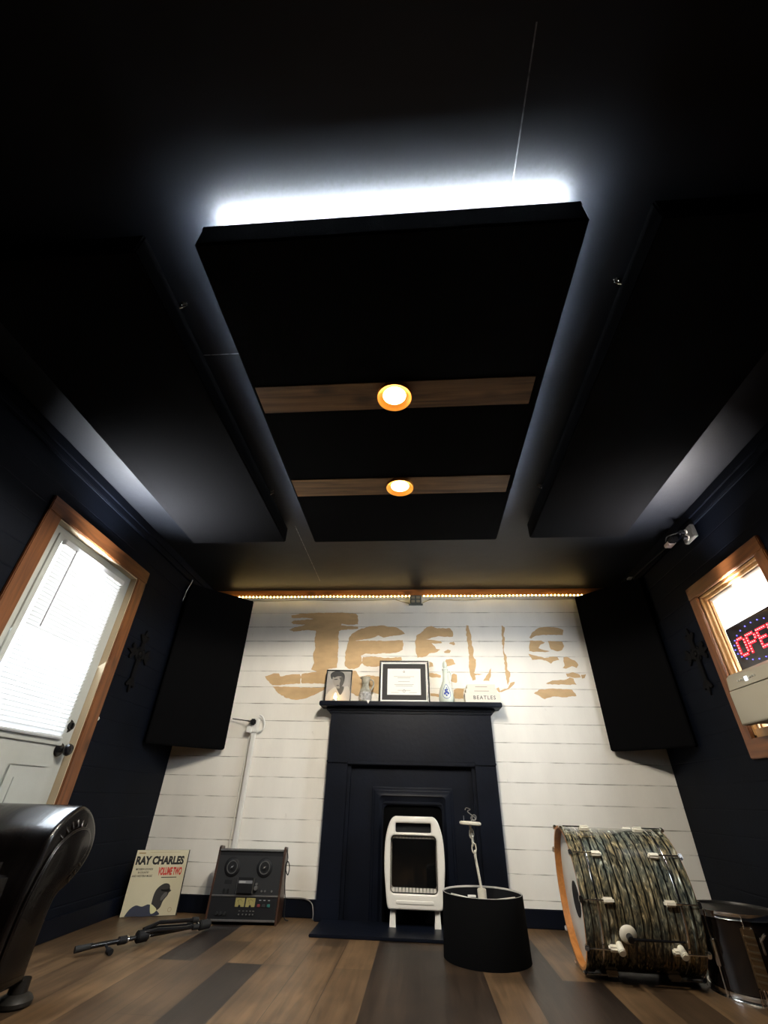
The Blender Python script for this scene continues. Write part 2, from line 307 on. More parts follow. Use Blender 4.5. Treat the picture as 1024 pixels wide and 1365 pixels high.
# white painted boards of the back wall: separate boards with real gaps, one wall object
def white_boards():
    m = mat('white painted boards', (.84, .81, .74), .55, spec=.3, var=.06, vs=4., stretch=(1, 1, .35), bump=.25, bs=22)
    nt = m.node_tree; b = nt.nodes['Principled BSDF']; src = b.inputs['Base Color'].links[0].from_socket
    tc = nd(nt, 'ShaderNodeTexCoord'); mp = nd(nt, 'ShaderNodeMapping'); mp.inputs['Scale'].default_value = (9, 1, 4.5)
    nt.links.new(tc.outputs['Object'], mp.inputs['Vector'])
    n = nd(nt, 'ShaderNodeTexNoise'); n.inputs['Scale'].default_value = 1.6; n.inputs['Detail'].default_value = 7; n.inputs['Roughness'].default_value = .62
    nt.links.new(mp.outputs['Vector'], n.inputs['Vector'])
    mr = nd(nt, 'ShaderNodeMapRange'); mr.inputs['From Min'].default_value = .66; mr.inputs['From Max'].default_value = .8; mr.inputs['To Max'].default_value = .5
    nt.links.new(n.outputs['Fac'], mr.inputs['Value'])
    # thin grime near the board seams
    sp = nd(nt, 'ShaderNodeSeparateXYZ'); nt.links.new(tc.outputs['Object'], sp.inputs[0])
    z = math_(nt, 'FRACT', math_(nt, 'DIVIDE', math_(nt, 'ADD', sp.outputs['Z'], -.003), .1225))
    d = math_(nt, 'MINIMUM', z, math_(nt, 'SUBTRACT', 1., z))
    n4 = nd(nt, 'ShaderNodeTexNoise'); n4.inputs['Scale'].default_value = 7.; n4.inputs['Detail'].default_value = 5; nt.links.new(tc.outputs['Object'], n4.inputs['Vector'])
    g = math_(nt, 'MULTIPLY', math_(nt, 'LESS_THAN', d, .022), math_(nt, 'MULTIPLY', math_(nt, 'MAXIMUM', math_(nt, 'SUBTRACT', n4.outputs['Fac'], .40), 0.), 3.2))
    f = math_(nt, 'MINIMUM', math_(nt, 'ADD', mr.outputs['Result'], g), .8)
    mx = nd(nt, 'ShaderNodeMix', data_type='RGBA'); nt.links.new(f, mx.inputs[0]); nt.links.new(src, mx.inputs[6]); mx.inputs[7].default_value = (.24, .21, .16, 1)
    nt.links.new(mx.outputs[2], b.inputs['Base Color'])
    return m
WB = white_boards()
w = MB(); w.box(-1.95, 1.95, .012, .12, 0, H)
zs = [0] + [.003 + .1225 * k for k in range(1, 18)] + [H]
for k, (a, b_) in enumerate(zip(zs, zs[1:])):
    dy = random.uniform(-.0012, .0012)
    w.box(-1.8, 1.8, dy, .02, a + .0005, b_ - .0005, .0012, 1)
structure(w.build('wall_back', WB))
# left wall with the door opening, right wall with the window opening
DY0, DY1, DZ = -1.80, -1.055, 1.81            # door opening
structure(MB().box(-1.95, -1.8, DY1, .12, 0, H).box(-1.95, -1.8, YF, DY0, 0, H).box(-1.95, -1.8, DY0, DY1, DZ, H).build('wall_left', NAVY_WALL))
WY0, WY1, WZ0, WZ1 = -1.505, -.953, .925, 1.697  # window opening
structure(MB().box(1.8, 1.95, WY1, .12, 0, H).box(1.8, 1.95, YF, WY0, 0, H).box(1.8, 1.95, WY0, WY1, 0, WZ0).box(1.8, 1.95, WY0, WY1, WZ1, H).build('wall_right', NAVY_WALL))
structure(MB().box(-1.95, 1.95, YF - .1, YF, 0, H).build('wall_front', NAVY_WALL))
def base(n, *b): structure(MB().box(*b, .004).build(n, NAVY))
w = MB().box(-1.785, -.60, -.016, 0, 0, .088, .004).box(.61, 1.785, -.016, 0, 0, .088, .004)
structure(w.build('baseboard_back', NAVY))
w = MB().box(-1.8, -1.784, -.955, 0, 0, .088, .004).box(-1.8, -1.784, -4.9, -1.90, 0, .088, .004)
structure(w.build('baseboard_left', NAVY))
base('baseboard_right', 1.784, 1.8, -4.9, 0, 0, .088)
structure(MB().box(-1.8, -1.782, YF, 0, 2.078, H, .004).box(-1.782, -1.772, YF, 0, 2.12, H, .003).build('trim_1', NAVY_WALL))
structure(MB().box(1.782, 1.8, YF, 0, 2.078, H, .004).box(1.772, 1.782, YF, 0, 2.12, H, .003).build('trim_2', NAVY_WALL))
structure(MB().box(-1.77, 1.77, -.014, 0, 2.118, 2.174, .002).build('trim_3', TRIMWOOD_X))
# door casing and jamb
def casing(y0, y1, z0, z1, w_, x0, x1, bottom):
    c = MB()
    c.box(x0, x1, y0 - w_, y0, z0 - (w_ if bottom else 0), z1, .004)
    c.box(x0, x1, y1, y1 + w_, z0 - (w_ if bottom else 0), z1, .004)
    return c
dc = structure(casing(DY0, DY1, 0, DZ + .0, .093, -1.80, -1.781, False).build('trim_4', TRIMWOOD))
MB().box(-1.80, -1.780, DY0 - .093, DY1 + .093, DZ, DZ + .085, .004).build('head_casing', TRIMWOOD_Y, dc)
JAMB = mat('door jamb paint', (.45, .36, .24), .5)
MB().box(-1.95, -1.79, DY1 - .006, DY1, 0, DZ).box(-1.95, -1.79, DY0, DY0 + .006, 0, DZ).box(-1.95, -1.79, DY0, DY1, DZ - .006, DZ).build('jamb', JAMB, dc)
wc = structure(casing(WY0, WY1, WZ0, WZ1, .072, 1.781, 1.80, True).build('trim_5', TRIMWOOD))
MB().box(1.780, 1.80, WY0 - .072, WY1 + .072, WZ1, WZ1 + .078, .004).box(1.780, 1.80, WY0 - .072, WY1 + .072, WZ0 - .09, WZ0, .004).build('head_casing', TRIMWOOD_Y, wc)
SASHWOOD = wood('pale varnished sash wood', (.30, .15, .055), (.45, .25, .10), 2, 1., .4, False)

# ------------------------------------------------------------------ door
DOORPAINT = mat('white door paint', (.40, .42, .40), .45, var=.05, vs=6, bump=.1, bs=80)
XD = -1.828    # room face of the leaf
GY0, GY1, GZ0, GZ1 = -1.705, -1.155, .845, 1.735
# leaf with a glazed opening
T = frame((XD - .042, 0, 0), (0, 1, 0), (0, 0, 1))
d = MB().shape([[(DY0 + .008, .005), (DY1 - .008, .005), (DY1 - .008, DZ - .008), (DY0 + .008, DZ - .008)], [(GY0, GZ0), (GY0, GZ1), (GY1, GZ1), (GY1, GZ0)]], .042, .002, T)
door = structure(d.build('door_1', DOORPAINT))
p = MB()
for a, b_ in ((-1.70, -1.45), (-1.405, -1.155)):
    for z0, z1 in ((.17, .72),):
        p.box(XD - .004, XD + .007, a, b_, z0, z1, .006)
        p.box(XD, XD + .012, a + .045, b_ - .045, z0 + .045, z1 - .045, .008)
p.build('raised_panel', DOORPAINT, door)
g = MB().shape([[(GY0 - .028, GZ0 - .028), (GY1 + .028, GZ0 - .028), (GY1 + .028, GZ1 + .028), (GY0 - .028, GZ1 + .028)], [(GY0 + .004, GZ0 + .004), (GY0 + .004, GZ1 - .004), (GY1 - .004, GZ1 - .004), (GY1 - .004, GZ0 + .004)]], .012, .003, frame((XD, 0, 0), (0, 1, 0), (0, 0, 1)))
g.build('glazing_frame', DOORPAINT, door)
MB().box(XD - .024, XD - .020, GY0, GY1, GZ0, GZ1).build('glass_pane', GLASS, door)
def knob(name, y, z, big):
    k = MB(); M = frame((XD, y, z), (0, 1, 0), (0, 0, 1))
    k.lathe([(0, 0), (.031, 0), (.033, .004), (.029, .010), (.014, .013)] + ([(.011, .028), (.014, .036), (.027, .046), (.029, .056), (.024, .066), (.012, .071), (0, .072)] if big else [(.018, .016), (.019, .024), (0, .026)]), 28, M)
    if not big: k.box(-.004, .004, -.014, .014, .02, .032, .002, M=M)
    k.build(name, GLOSSBLACK, door)
knob('door_handle', -1.125, .80, True); knob('deadbolt', -1.122, .913, False)
# mini blind hanging on the door
blind = thing('mini_blind', 'white horizontal slat mini blind hanging over the glass of the white door', 'blind', (XD + .016, (GY0 + GY1) / 2, GZ0))
SLAT = mat('white blind slats', (.55, .56, .56), .45)
nt = SLAT.node_tree; b = nt.nodes['Principled BSDF']
tl = nd(nt, 'ShaderNodeBsdfTranslucent'); tl.inputs['Color'].default_value = (.9, .92, .95, 1); ms = nd(nt, 'ShaderNodeMixShader'); ms.inputs[0].default_value = SLAT_TR
nt.links.new(b.outputs[0], ms.inputs[1]); nt.links.new(tl.outputs[0], ms.inputs[2]); nt.links.new(ms.outputs[0], nt.nodes['Material Output'].inputs['Surface'])
sl = MB(); zz = GZ0 + .025; BY0, BY1 = GY0 + .012, GY1 - .008; XB = XD + .022
while zz < GZ1 - .03:
    M = Matrix.Translation((XB, 0, zz)) @ Matrix.Rotation(math.radians(SLAT_T), 4, 'Y')
    v = []; f = []
    for i in range(5):
        u = (i / 4 - .5) * .025; hh = .0028 * (1 - (2 * u / .025) ** 2)
        v += [(u, BY0, hh), (u, BY1, hh)]
    for i in range(4): f.append((2 * i, 2 * i + 1, 2 * i + 3, 2 * i + 2))
    sl.poly(v, f, M); zz += .0205
sl.build('slats', SLAT, blind, True)
MB().box(XB - .014, XB + .014, BY0 - .004, BY1 + .004, GZ1 - .022, GZ1 + .008, .003).build('headrail', SLAT, blind, True)
MB().box(XB - .010, XB + .010, BY0, BY1, GZ0 - .002, GZ0 + .012, .004).build('bottom_rail', SLAT, blind, True)
cords = MB()
for yy in (BY0 + .09, BY1 - .09):
    cords.cyl((XB + .0145, yy, GZ0), (XB + .0145, yy, GZ1), .0008, n=6)
cords.build('ladder_cords', WHITE_PL, blind, True)
MB().cyl((XB + .022, BY0 + .075, GZ1 - .02), (XB + .026, BY0 + .062, 1.29), .003, n=8).build('tilt_wand', mat('grey clear wand', (.2, .2, .2), .3), blind, True)

# ------------------------------------------------------------------ window, shade, sign, air conditioner
XWN = 1.865
wn = MB().shape([[(WY0, WZ0), (WY1, WZ0), (WY1, WZ1), (WY0, WZ1)], [(WY0 + .03, WZ0 + .03), (WY0 + .03, WZ1 - .03), (WY1 - .03, WZ1 - .03), (WY1 - .03, WZ0 + .03)]], .05, .003, frame((XWN + .02, 0, 0), (0, -1, 0), (0, 0, 1)) @ Matrix.Diagonal((-1, 1, 1, 1)))
win = structure(wn.build('window_1', SASHWOOD))
MB().box(1.80, 1.95, WY1 - .014, WY1, WZ0, WZ1).box(1.80, 1.95, WY0, WY0 + .014, WZ0, WZ1).box(1.80, 1.95, WY0, WY1, WZ1 - .014, WZ1).box(1.80, 1.95, WY0, WY1, WZ0, WZ0 + .014) \
    .box(1.815, 1.828, WY1 - .03, WY1 - .014, WZ0 + .014, WZ1 - .014, .002).box(1.815, 1.828, WY0 + .014, WY0 + .03, WZ0 + .014, WZ1 - .014, .002).box(1.815, 1.828, WY0 + .03, WY1 - .03, WZ1 - .03, WZ1 - .014, .002).build('window_frame', SASHWOOD, win)
MB().box(XWN, XWN + .004, WY0 + .03, WY1 - .03, WZ0 + .03, WZ1 - .03).build('glass_pane', GLASS, win)
# white air conditioner standing in the lower half of the window
ac = thing('air_conditioner', 'cream window air conditioner below the red lit sign', 'air conditioner', (1.76, -1.33, .966))
AY0, AY1 = -1.56, -1.075
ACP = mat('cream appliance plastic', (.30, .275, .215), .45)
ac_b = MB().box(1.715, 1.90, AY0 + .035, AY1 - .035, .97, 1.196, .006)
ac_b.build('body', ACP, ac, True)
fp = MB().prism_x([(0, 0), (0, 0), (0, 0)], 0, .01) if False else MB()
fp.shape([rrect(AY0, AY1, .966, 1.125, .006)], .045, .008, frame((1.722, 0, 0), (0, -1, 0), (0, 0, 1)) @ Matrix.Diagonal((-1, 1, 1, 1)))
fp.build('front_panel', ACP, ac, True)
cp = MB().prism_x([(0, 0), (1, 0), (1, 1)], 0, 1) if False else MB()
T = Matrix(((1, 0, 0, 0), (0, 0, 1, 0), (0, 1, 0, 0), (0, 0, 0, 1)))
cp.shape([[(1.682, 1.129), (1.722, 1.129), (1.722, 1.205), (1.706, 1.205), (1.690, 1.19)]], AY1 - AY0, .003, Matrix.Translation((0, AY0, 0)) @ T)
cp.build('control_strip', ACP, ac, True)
for k in range(6):
    yy = -1.175 - (k % 3) * .017 - (.09 if k > 2 else 0)
    MB().box(1.678, 1.686, yy, yy + .009, 1.155, 1.163, .001).build('button', mat('grey buttons', (.45, .43, .38), .4), ac, True)
MB().box(1.6795, 1.684, -1.243, -1.222, 1.146, 1.168, .001).build('display', emis('lit display', (.9, .95, 1.), 1.6), ac, True)
vn = MB()
for k in range(5): vn.box(1.712, 1.80, AY0 + .05, AY1 - .05, 1.197 + .0, 1.2, 0) if k == 0 else None
for k in range(8): vn.box(1.728 + k * .008, 1.732 + k * .008, AY0 + .05, AY1 - .05, 1.196, 1.203)
vn.build('louvre', mat('dull grey plastic', (.25, .24, .2), .5), ac, True)  # louvre a little greyer and darker than the case
MB().box(1.676, 1.6805, -1.41, -1.33, 1.0, 1.018, .001).build('badge', SATIN, ac, True)
MB().box(1.80, 1.86, WY0 + .014, WY1 - .014, WZ0 + .01, .966, .002).build('filler_board', SASHWOOD, win)
# translucent white shade in the upper half of the window
shade_m = bpy.data.materials.new('white translucent shade'); shade_m.use_nodes = True; nt = shade_m.node_tree; b = nt.nodes['Principled BSDF']; b.inputs['Base Color'].default_value = (.9, .9, .88, 1)
tl = nd(nt, 'ShaderNodeBsdfTranslucent'); tl.inputs['Color'].default_value = (1, .99, .96, 1); ms = nd(nt, 'ShaderNodeMixShader'); ms.inputs[0].default_value = .8
nt.links.new(b.outputs[0], ms.inputs[1]); nt.links.new(tl.outputs[0], ms.inputs[2]); nt.links.new(ms.outputs[0], nt.nodes['Material Output'].inputs['Surface'])
rs = thing('roller_shade', 'bright white daylit shade filling the top of the wood framed window', 'shade', (1.85, -1.23, 1.3))
MB().box(1.849, 1.8505, WY0 + .03, WY1 - .03, 1.3, 1.665).build('fabric', shade_m, rs, True)
MB().cyl((1.847, WY0 + .032, 1.668), (1.847, WY1 - .032, 1.668), .012, n=16).build('roller', WHITE_PL, rs, True)
# lit sign standing on the air conditioner
sg = thing('led_sign', 'black sign with red lit dot letters standing on the air conditioner', 'sign', (1.765, -1.325, 1.206))
SM = frame((1.757, -1.325, 1.325), (0, -1, 0), (0, 0, 1))      # local x to the right as read, z into the room
MB().shape([rrect(-.205, .205, -.119, .112, .01)], .012, .002, SM @ Matrix.Translation((0, 0, -.012))).build('board', mat('sign acrylic', (.010, .006, .008), .12, spec=.6), sg, True)
LETTERS = {'O': [(0, 1), (0, 2), (0, 3), (0, 4), (0, 5), (1, 0), (2, 0), (3, 0), (1, 6), (2, 6), (3, 6), (4, 1), (4, 2), (4, 3), (4, 4), (4, 5)],
           'P': [(0, i) for i in range(7)] + [(1, 6), (2, 6), (3, 6), (4, 5), (4, 4), (3, 3), (2, 3), (1, 3)],
           'E': [(0, i) for i in range(7)] + [(i, 0) for i in (1, 2, 3, 4)] + [(i, 6) for i in (1, 2, 3, 4)] + [(1, 3), (2, 3), (3, 3)],
           'N': [(0, i) for i in range(7)] + [(4, i) for i in range(7)] + [(1, 5), (1.7, 4), (2, 3), (2.3, 2), (3, 1)]}
RED_T = mat('red tinted letter face', (.35, .01, .02), .4, emit=(1., .01, .03), es=1.6)
RED_D = emis('red diode', (1., .10, .10), 9.)
BLUE_D = emis('blue diode', (.14, .12, 1.), 4.)
for li, ch in enumerate('OPEN'):
    x0 = -.125 + li * .083 - .029; pts = [(x0 + a * .0145, -.042 + c * .0135) for a, c in LETTERS[ch]]
    q = MB(); dd = MB()
    for x, y in pts:
        q.box(x - .0076, x + .0076, y - .0074, y + .0074, 0, .0015, M=SM)
        dd.sph((x, y, .003), .0032, n=5, M=SM)
    lt = q.build('letter', RED_T, sg, True, smooth=False)
    l2 = dd.build('diodes', RED_D, lt); l2.data.transform(Matrix.Translation(-sg.location))
bdat = None
for i in range(24):
    t = 2 * PI * i / 24; p = SM @ Vector((.187 * math.cos(t), .085 * math.sin(t) - .002, .002)) - sg.location
    if bdat is None: o = MB().sph((0, 0, 0), .0030, n=5).build('border_diode', BLUE_D, sg); bdat = o.data
    else: o = bpy.data.objects.new('border_diode', bdat); C.objects.link(o); o.parent = sg
    o.location = p

# ------------------------------------------------------------------ ceiling cloud, side panels, lights
CX0, CX1, CY0, CY1, CZ0, CZ1 = -.587, .579, -2.988, -1.171, 2.002, 2.117
cloud = thing('ceiling_panel', 'large black acoustic ceiling panel with two wood planks, hung in the middle', 'acoustic panel', (0, -2.08, CZ0))
MB().box(CX0, CX1, CY0, CY1, CZ0, CZ1 - GLOW_LIP, .006).build('fabric_body', FABRIC, cloud, True)
MB().box(CX0, CX1, CY0, CY0 + .008, CZ1 - GLOW_LIP - .012, CZ1, .002).box(CX0, CX1, CY1 - .008, CY1, CZ1 - GLOW_LIP - .012, CZ1, .002).box(CX0, CX0 + .008, CY0, CY1, CZ1 - GLOW_LIP - .012, CZ1, .002).box(CX1 - .008, CX1, CY0, CY1, CZ1 - GLOW_LIP - .012, CZ1, .002).build('rim', FABRIC, cloud, True)  # raised lip added to cut the strip's glow short on the ceiling
for y0, y1, xa, xb in ((-2.445, -2.305, -.572, .545), (-1.834, -1.690, -.575, .552)):
    MB().box(xa, xb, y0, y1, CZ0 - .005, CZ0 + .004, .001).build('wood_plank', PLANK, cloud, True)
hk = MB()
for x in (-.5, .5):
    for y in (-2.8, -1.35): hk.cyl((x, y, CZ1 - GLOW_LIP - .004), (x, y, H), .004, n=8)
hk.build('hanger_rod', SATIN, cloud, True)
def side_panel(x0, x1, lab, ins):
    t = thing('ceiling_panel', lab, 'acoustic panel', ((x0 + x1) / 2, -2.0, 2.05))
    MB().box(x0, x1, -2.96, -1.10, 2.05, 2.158, .006).build('fabric_body', FABRIC, t, True)
    for y in (-2.71, -1.515):
        s = 1 if ins > (x0 + x1) / 2 else -1
        h_ = MB(); h_.box(min(ins, ins + s * .022), max(ins, ins + s * .022), y - .008, y + .008, H - .004, H - .0005)
        h_.tube([(ins + s * .012 + .009 * math.cos(t_), y, 2.162 + .009 * math.sin(t_)) for t_ in [2 * PI * i / 14 for i in range(14)]], .0018, 6, True)
        h_.cyl((ins + s * .012, y, 2.15), (ins - s * .002, y, 2.145), .003, n=8)
        h_.build('hanging_hook', CHROME, t, True)
side_panel(-1.45, -.806, 'black acoustic ceiling panel on the left above the door side', -.806)
side_panel(.807, 1.40, 'black acoustic ceiling panel on the right above the window side', .807)
for i, (x, y, lab) in enumerate(((-.008, -2.377, 'warm round downlight in the wider nearer ceiling plank'), (-.009, -1.765, 'warm round downlight in the farther plank, closer to the fireplace'))):
    l = thing('recessed_light', lab, 'light', (x, y, CZ0 - .005), group='round downlights in the ceiling planks')
    MB().lathe([(.046, -.001), (.054, -.0035), (.063, -.009), (.069, -.016), (.0715, -.016), (.072, -.010), (.072, -.0005), (.046, -.001)], 40).build('trim_ring', mat('gold bloom trim ring', (.85, .42, .10), .45, metal=.5), l)  # ring flared and tinted gold to imitate an amber bloom round the lens
    MB().lathe([(0, -.013), (.018, -.0115), (.034, -.008), (.0465, -.003)], 36).build('lens', emis('warm lamp lens', (1., .62, .24), 26.), l)
# led tape round the top edge of the middle panel, shining at the ceiling
tape = thing('led_strip', 'cool white light strip hidden on top of the middle ceiling panel', 'light strip', (0, -2.08, CZ1))
TAPE = emis('cool white tape', (.84, .93, 1.), TAPE_S)
TAPE2 = emis('cool white side tape', (.82, .91, 1.), TAPE2_S)
MB().box(CX0 + .02, CX1 - .02, CY0 + .016, CY0 + .036, CZ1 - GLOW_LIP, CZ1 - GLOW_LIP + .002).build('front_run', TAPE, tape, True, False)
MB().box(CX0 + .016, CX0 + .032, CY0 + .05, CY1 - .03, CZ1 - GLOW_LIP, CZ1 - GLOW_LIP + .002).box(CX1 - .032, CX1 - .016, CY0 + .05, CY1 - .03, CZ1 - GLOW_LIP, CZ1 - GLOW_LIP + .002).box(CX0 + .03, CX1 - .03, CY1 - .032, CY1 - .016, CZ1 - GLOW_LIP, CZ1 - GLOW_LIP + .002).build('side_run', TAPE2, tape, True, False)

# yellow light string under the orange trim of the back wall
st = thing('string_light', 'row of small warm yellow lights along the top of the white wall', 'string light', (0, -.02, 2.11))
MB().box(-1.60, .010, -.022, -.018, 2.100, 2.114, .001).box(.112, 1.52, -.022, -.018, 2.100, 2.114, .001).build('tape', mat('clear tape', (.6, .5, .3), .4), st, True)
dm = None
DI = emis('warm yellow diode', (1., .70, .26), STRING)
N = 98
for i in range(N):
    x = -1.585 + i * (3.09 / (N - 1))
    if abs(x - .06) < .045: continue
    if dm is None:
        o = MB().sph((0, 0, 0), .0058, (1, .8, 1), 5).build('diode', DI, st); dm = o.data
    else:
        o = bpy.data.objects.new('diode', dm); C.objects.link(o); o.parent = st
    o.location = (x, -.0005 - .0 + -.0 , -.006 + .0015 * math.sin(x * 7)) if False else (x, -.006, -.003 + .0015 * math.sin(x * 7))
wr = MB()
for a, b_ in ((-1.55, -.9), (-.9, -.1), (.18, .75), (.75, 1.5)):
    wr.tube(smoothline([(a + (b_ - a) * t, -.005, 2.088 - .012 * math.sin(PI * t)) for t in (0, .25, .5, .75, 1)], 4), .0022, 6)
wr.tube(smoothline([(-.12, -.006, 2.085), (-.05, -.008, 2.06), (.005, -.012, 2.045)], 5), .0025, 6).tube(smoothline([(.115, -.012, 2.045), (.16, -.008, 2.07), (.2, -.006, 2.085)], 5), .0025, 6)
wr.build('wire', mat('yellowed wire', (.3, .24, .12), .5), st, True)
jb = thing('outlet_box', 'small grey outlet box at the top centre of the white wall', 'outlet', (.06, -.002, 2.02))
GREYP = mat('grey box metal', (.13, .135, .12), .5)
MB().box(.012, .110, -.034, -.002, 2.035, 2.112, .004).build('box', GREYP, jb, True)
for x in (.038, .082):
    for z in (2.056, 2.091):
        MB().box(x - .016, x + .016, -.038, -.033, z - .012, z + .012, .003).build('socket', mat('socket beige', (.42, .37, .25), .5), jb, True)
MB().box(.0, .122, -.030, -.002, 2.028, 2.036, .002).build('flange', GREYP, jb, True)

# ------------------------------------------------------------------ corner panels
def corner_panel(ax, ay, bx, by, z0, z1, lab, th=.055):
    A = Vector((ax, ay, 0)); B = Vector((bx, by, 0)); u = (B - A).normalized(); n = Vector((u.y, -u.x, 0))
    if n.y > 0: n = -n
    t = thing('corner_panel', lab, 'acoustic panel', ((ax + bx) / 2, (ay + by) / 2, z0))
    M = Matrix((u, n, Vector((0, 0, 1)))).transposed().to_4x4(); M.translation = A
    MB().box(0, (B - A).length, 0, -th, z0, z1, .006, M=M).build('fabric_body', FABRIC, t, True)
    c = MB()
    for zz in (z0 + .15, z1 - .15): c.box(.05, .09, -th - .03, -th, zz, zz + .03, .002, M=M).box((B - A).length - .09, (B - A).length - .05, -th - .03, -th, zz, zz + .03, .002, M=M)
    c.build('wall_bracket', SATIN, t, True)
corner_panel(-1.765, -.44, -1.365, -.058, .90, 2.055, 'tall black acoustic panel across the left corner beside the door')
corner_panel(1.765, -.44, 1.395, -.058, .935, 2.075, 'tall black acoustic panel across the right corner beside the window')

# ------------------------------------------------------------------ painted word
TAN = mat('tan paint', (.58, .395, .205), .6, spec=.25, var=.10, vs=9, stretch=(1, 1, 2.5))
pw = thing('painted_word', 'large tan brush painted word across the top of the white wall', 'lettering', (0, -.001, 1.6))
def ragged(poly, amp=.004):
    out = []; n = len(poly)
    for i in range(n):
        a = Vector(poly[i]); b_ = Vector(poly[(i + 1) % n]); L = (b_ - a).length; k = max(1, int(L / .014))
        for j in range(k):
            p = a.lerp(b_, j / k)
            if j: p += Vector((random.uniform(-amp, amp), random.uniform(-amp, amp) * .7))
            out.append((p.x, p.y))
    return out
MT = Matrix(((1, 0, 0, 0), (0, 0, -1, -.0015), (0, 1, 0, 0), (0, 0, 0, 1)))
for L in PAINT:
    q = MB()
    for poly in L: q.shape([ragged(poly)], .0012, 0, MT)
    q.build('letter', TAN, pw, True, smooth=False)

# ------------------------------------------------------------------ fireplace
fpz = thing('fireplace', 'dark navy painted fireplace surround with mantel shelf against the white wall', 'fireplace', (.01, -.05, 0))
MX = Matrix(((1, 0, 0, 0), (0, 0, 1, 0), (0, 1, 0, 0), (0, 0, 0, 1)))       # (x, z) outline, pushed along +Y
sh = MB().shape([rrect(-.672, .672, 1.192, 1.227, .012)], .157, .006, Matrix.Translation((0, -.160, 0)) @ MX)
sh.build('mantel_shelf', NAVY, fpz, True)
MB().box(-.625, .625, -.118, 0, 1.170, 1.192, .008, 3).box(-.605, .605, -.098, 0, 1.150, 1.172, .008, 3).build('bed_moulding', NAVY, fpz, True)
MB().box(-.588, .592, -.082, 0, .845, 1.152, .003).build('frieze', NAVY, fpz, True)
for x0, x1 in ((-.588, -.442), (.448, .592)):
    q = MB().box(x0, x1, -.082, 0, 0, .845, .003)
    q.box(x0 - .003, x1 + .003, -.092, 0, .830, .850, .004)
    q.box(x0 - .004, x1 + .004, -.094, 0, 0, .10, .005)
    q.build('pilaster', NAVY, fpz, True)
MB().box(-.442, -.418, -.066, 0, 0, .842, .003).box(.424, .448, -.066, 0, 0, .842, .003).box(-.442, .448, -.090, 0, .822, .846, .004).build('inner_moulding', NAVY, fpz, True)
ox = .012
MB().shape([[(-.42, .0), (-.42, .83), (.426, .83), (.426, 0)], [(ox - .198, .0), (ox - .198, .60), (ox + .198, .60), (ox + .198, 0)]], .03, 0, Matrix.Translation((0, -.040, 0)) @ MX).build('infill_panel', NAVY, fpz, True)
def arch(w_, h_, r): return [(ox - w_, 0)] + [(ox - w_ + r - r * math.cos(t), h_ - r + r * math.sin(t)) for t in [PI / 2 * i / 5 for i in range(6)]] + [(ox + w_ - r + r * math.sin(t), h_ - r + r * math.cos(t)) for t in [PI / 2 * i / 5 for i in range(6)]] + [(ox + w_, 0)]
q = MB()
q.shape([arch(.275, .695, .012), arch(.255, .675, .012)[::-1]], .018, .004, Matrix.Translation((0, -.056, 0)) @ MX)
q.shape([arch(.258, .678, .012), arch(.228, .65, .03)[::-1]], .026, .005, Matrix.Translation((0, -.064, 0)) @ MX)
# bevelled hood sloping back to the opening
A_ = arch(.230, .652, .03); B_ = arch(.196, .592, .035)
v = [(x, -.058, z) for x, z in A_] + [(x, -.030, z) for x, z in B_]; n = len(A_)
q.poly(v, [(i, i + 1, n + i + 1, n + i) for i in range(n - 1)])
q.build('cast_surround', NAVY, fpz, True)
MB().box(ox - .2, ox + .2, -.012, -.002, 0, .60).build('firebox', mat('flat firebox black', (.002, .002, .002), .9, spec=.05), fpz, True)  # near-black sheet across the back of the opening
MB().box(-.545, .60, -.445, -.095, 0, .014, .003).build('hearth', NAVY, fpz, True)

# ------------------------------------------------------------------ gas heater
ht = thing('gas_heater', 'cream white gas heater with black front standing in the fireplace', 'heater', (.02, -.15, .014))
def hprof(k, off=0.):
    """half outline of the heater: (half width, height)"""
    return
def heater_outline(ins=0.):
    L = [(.143, .092), (.160, .102), (.170, .16), (.181, .26), (.183, .335), (.177, .42), (.160, .485), (.140, .522), (.118, .535)]
    L = smoothline([(a, b_, 0) for a, b_ in L], 4)
    R_ = [(.022 + p.x - ins, min(max(p.y, .092 + ins), .537 - ins)) for p in L]; Lf = [(.022 - (p.x - ins), min(max(p.y, .092 + ins), .537 - ins)) for p in L]
    return R_ + Lf[::-1]
win1 = rrect(-.094, .128, .452, .500, .008)
win2 = rrect(-.122, .158, .165, .436, .022)
M = Matrix.Translation((0, -.235, 0)) @ MX
sh = MB().shape([heater_outline(), win1[::-1], win2[::-1]], .05, .010, M, 3)
sh.build('front_shell', ENAMEL, ht, True)
MB().shape([heater_outline(.006)], .125, .004, Matrix.Translation((0, -.195, 0)) @ MX).build('rear_case', mat('cream heater case', (.55, .52, .46), .4), ht, True)
MB().box(-.094, .128, -.202, -.196, .452, .500).build('vent_opening', BLACK, ht, True)
MB().shape([rrect(-.116, .152, .190, .421, .016)], .004, .001, Matrix.Translation((0, -.218, 0)) @ MX).build('fire_glass', mat('dark heater glass', (.004, .004, .004), .08, spec=.6), ht, True)
MB().shape([rrect(-.122, .158, .165, .436, .022), rrect(-.1185, .1545, .1685, .4325, .019)[::-1]], .012, .003, Matrix.Translation((0, -.232, 0)) @ MX).build('window_rim', GLOSSBLACK, ht, True)
gr = MB()
for i in range(13): gr.box(-.112 + i * .0205, -.098 + i * .0205, -.224, -.205, .168, .189, .002)
for i in range(13): gr.box(-.112 + i * .0205, -.098 + i * .0205, -.224, -.205, .422, .434, .002)
gr.build('grille', ENAMEL, ht, True)
bars = MB()
for z in (.21, .225): bars.cyl((-.105, -.203, z), (.142, -.203, z), .002, n=6)
for i in range(9): bars.cyl((-.085 + i * .026, -.203, .19), (-.085 + i * .026, -.203, .42), .0012, n=6)
bars.build('guard_wires', BLACK, ht, True)
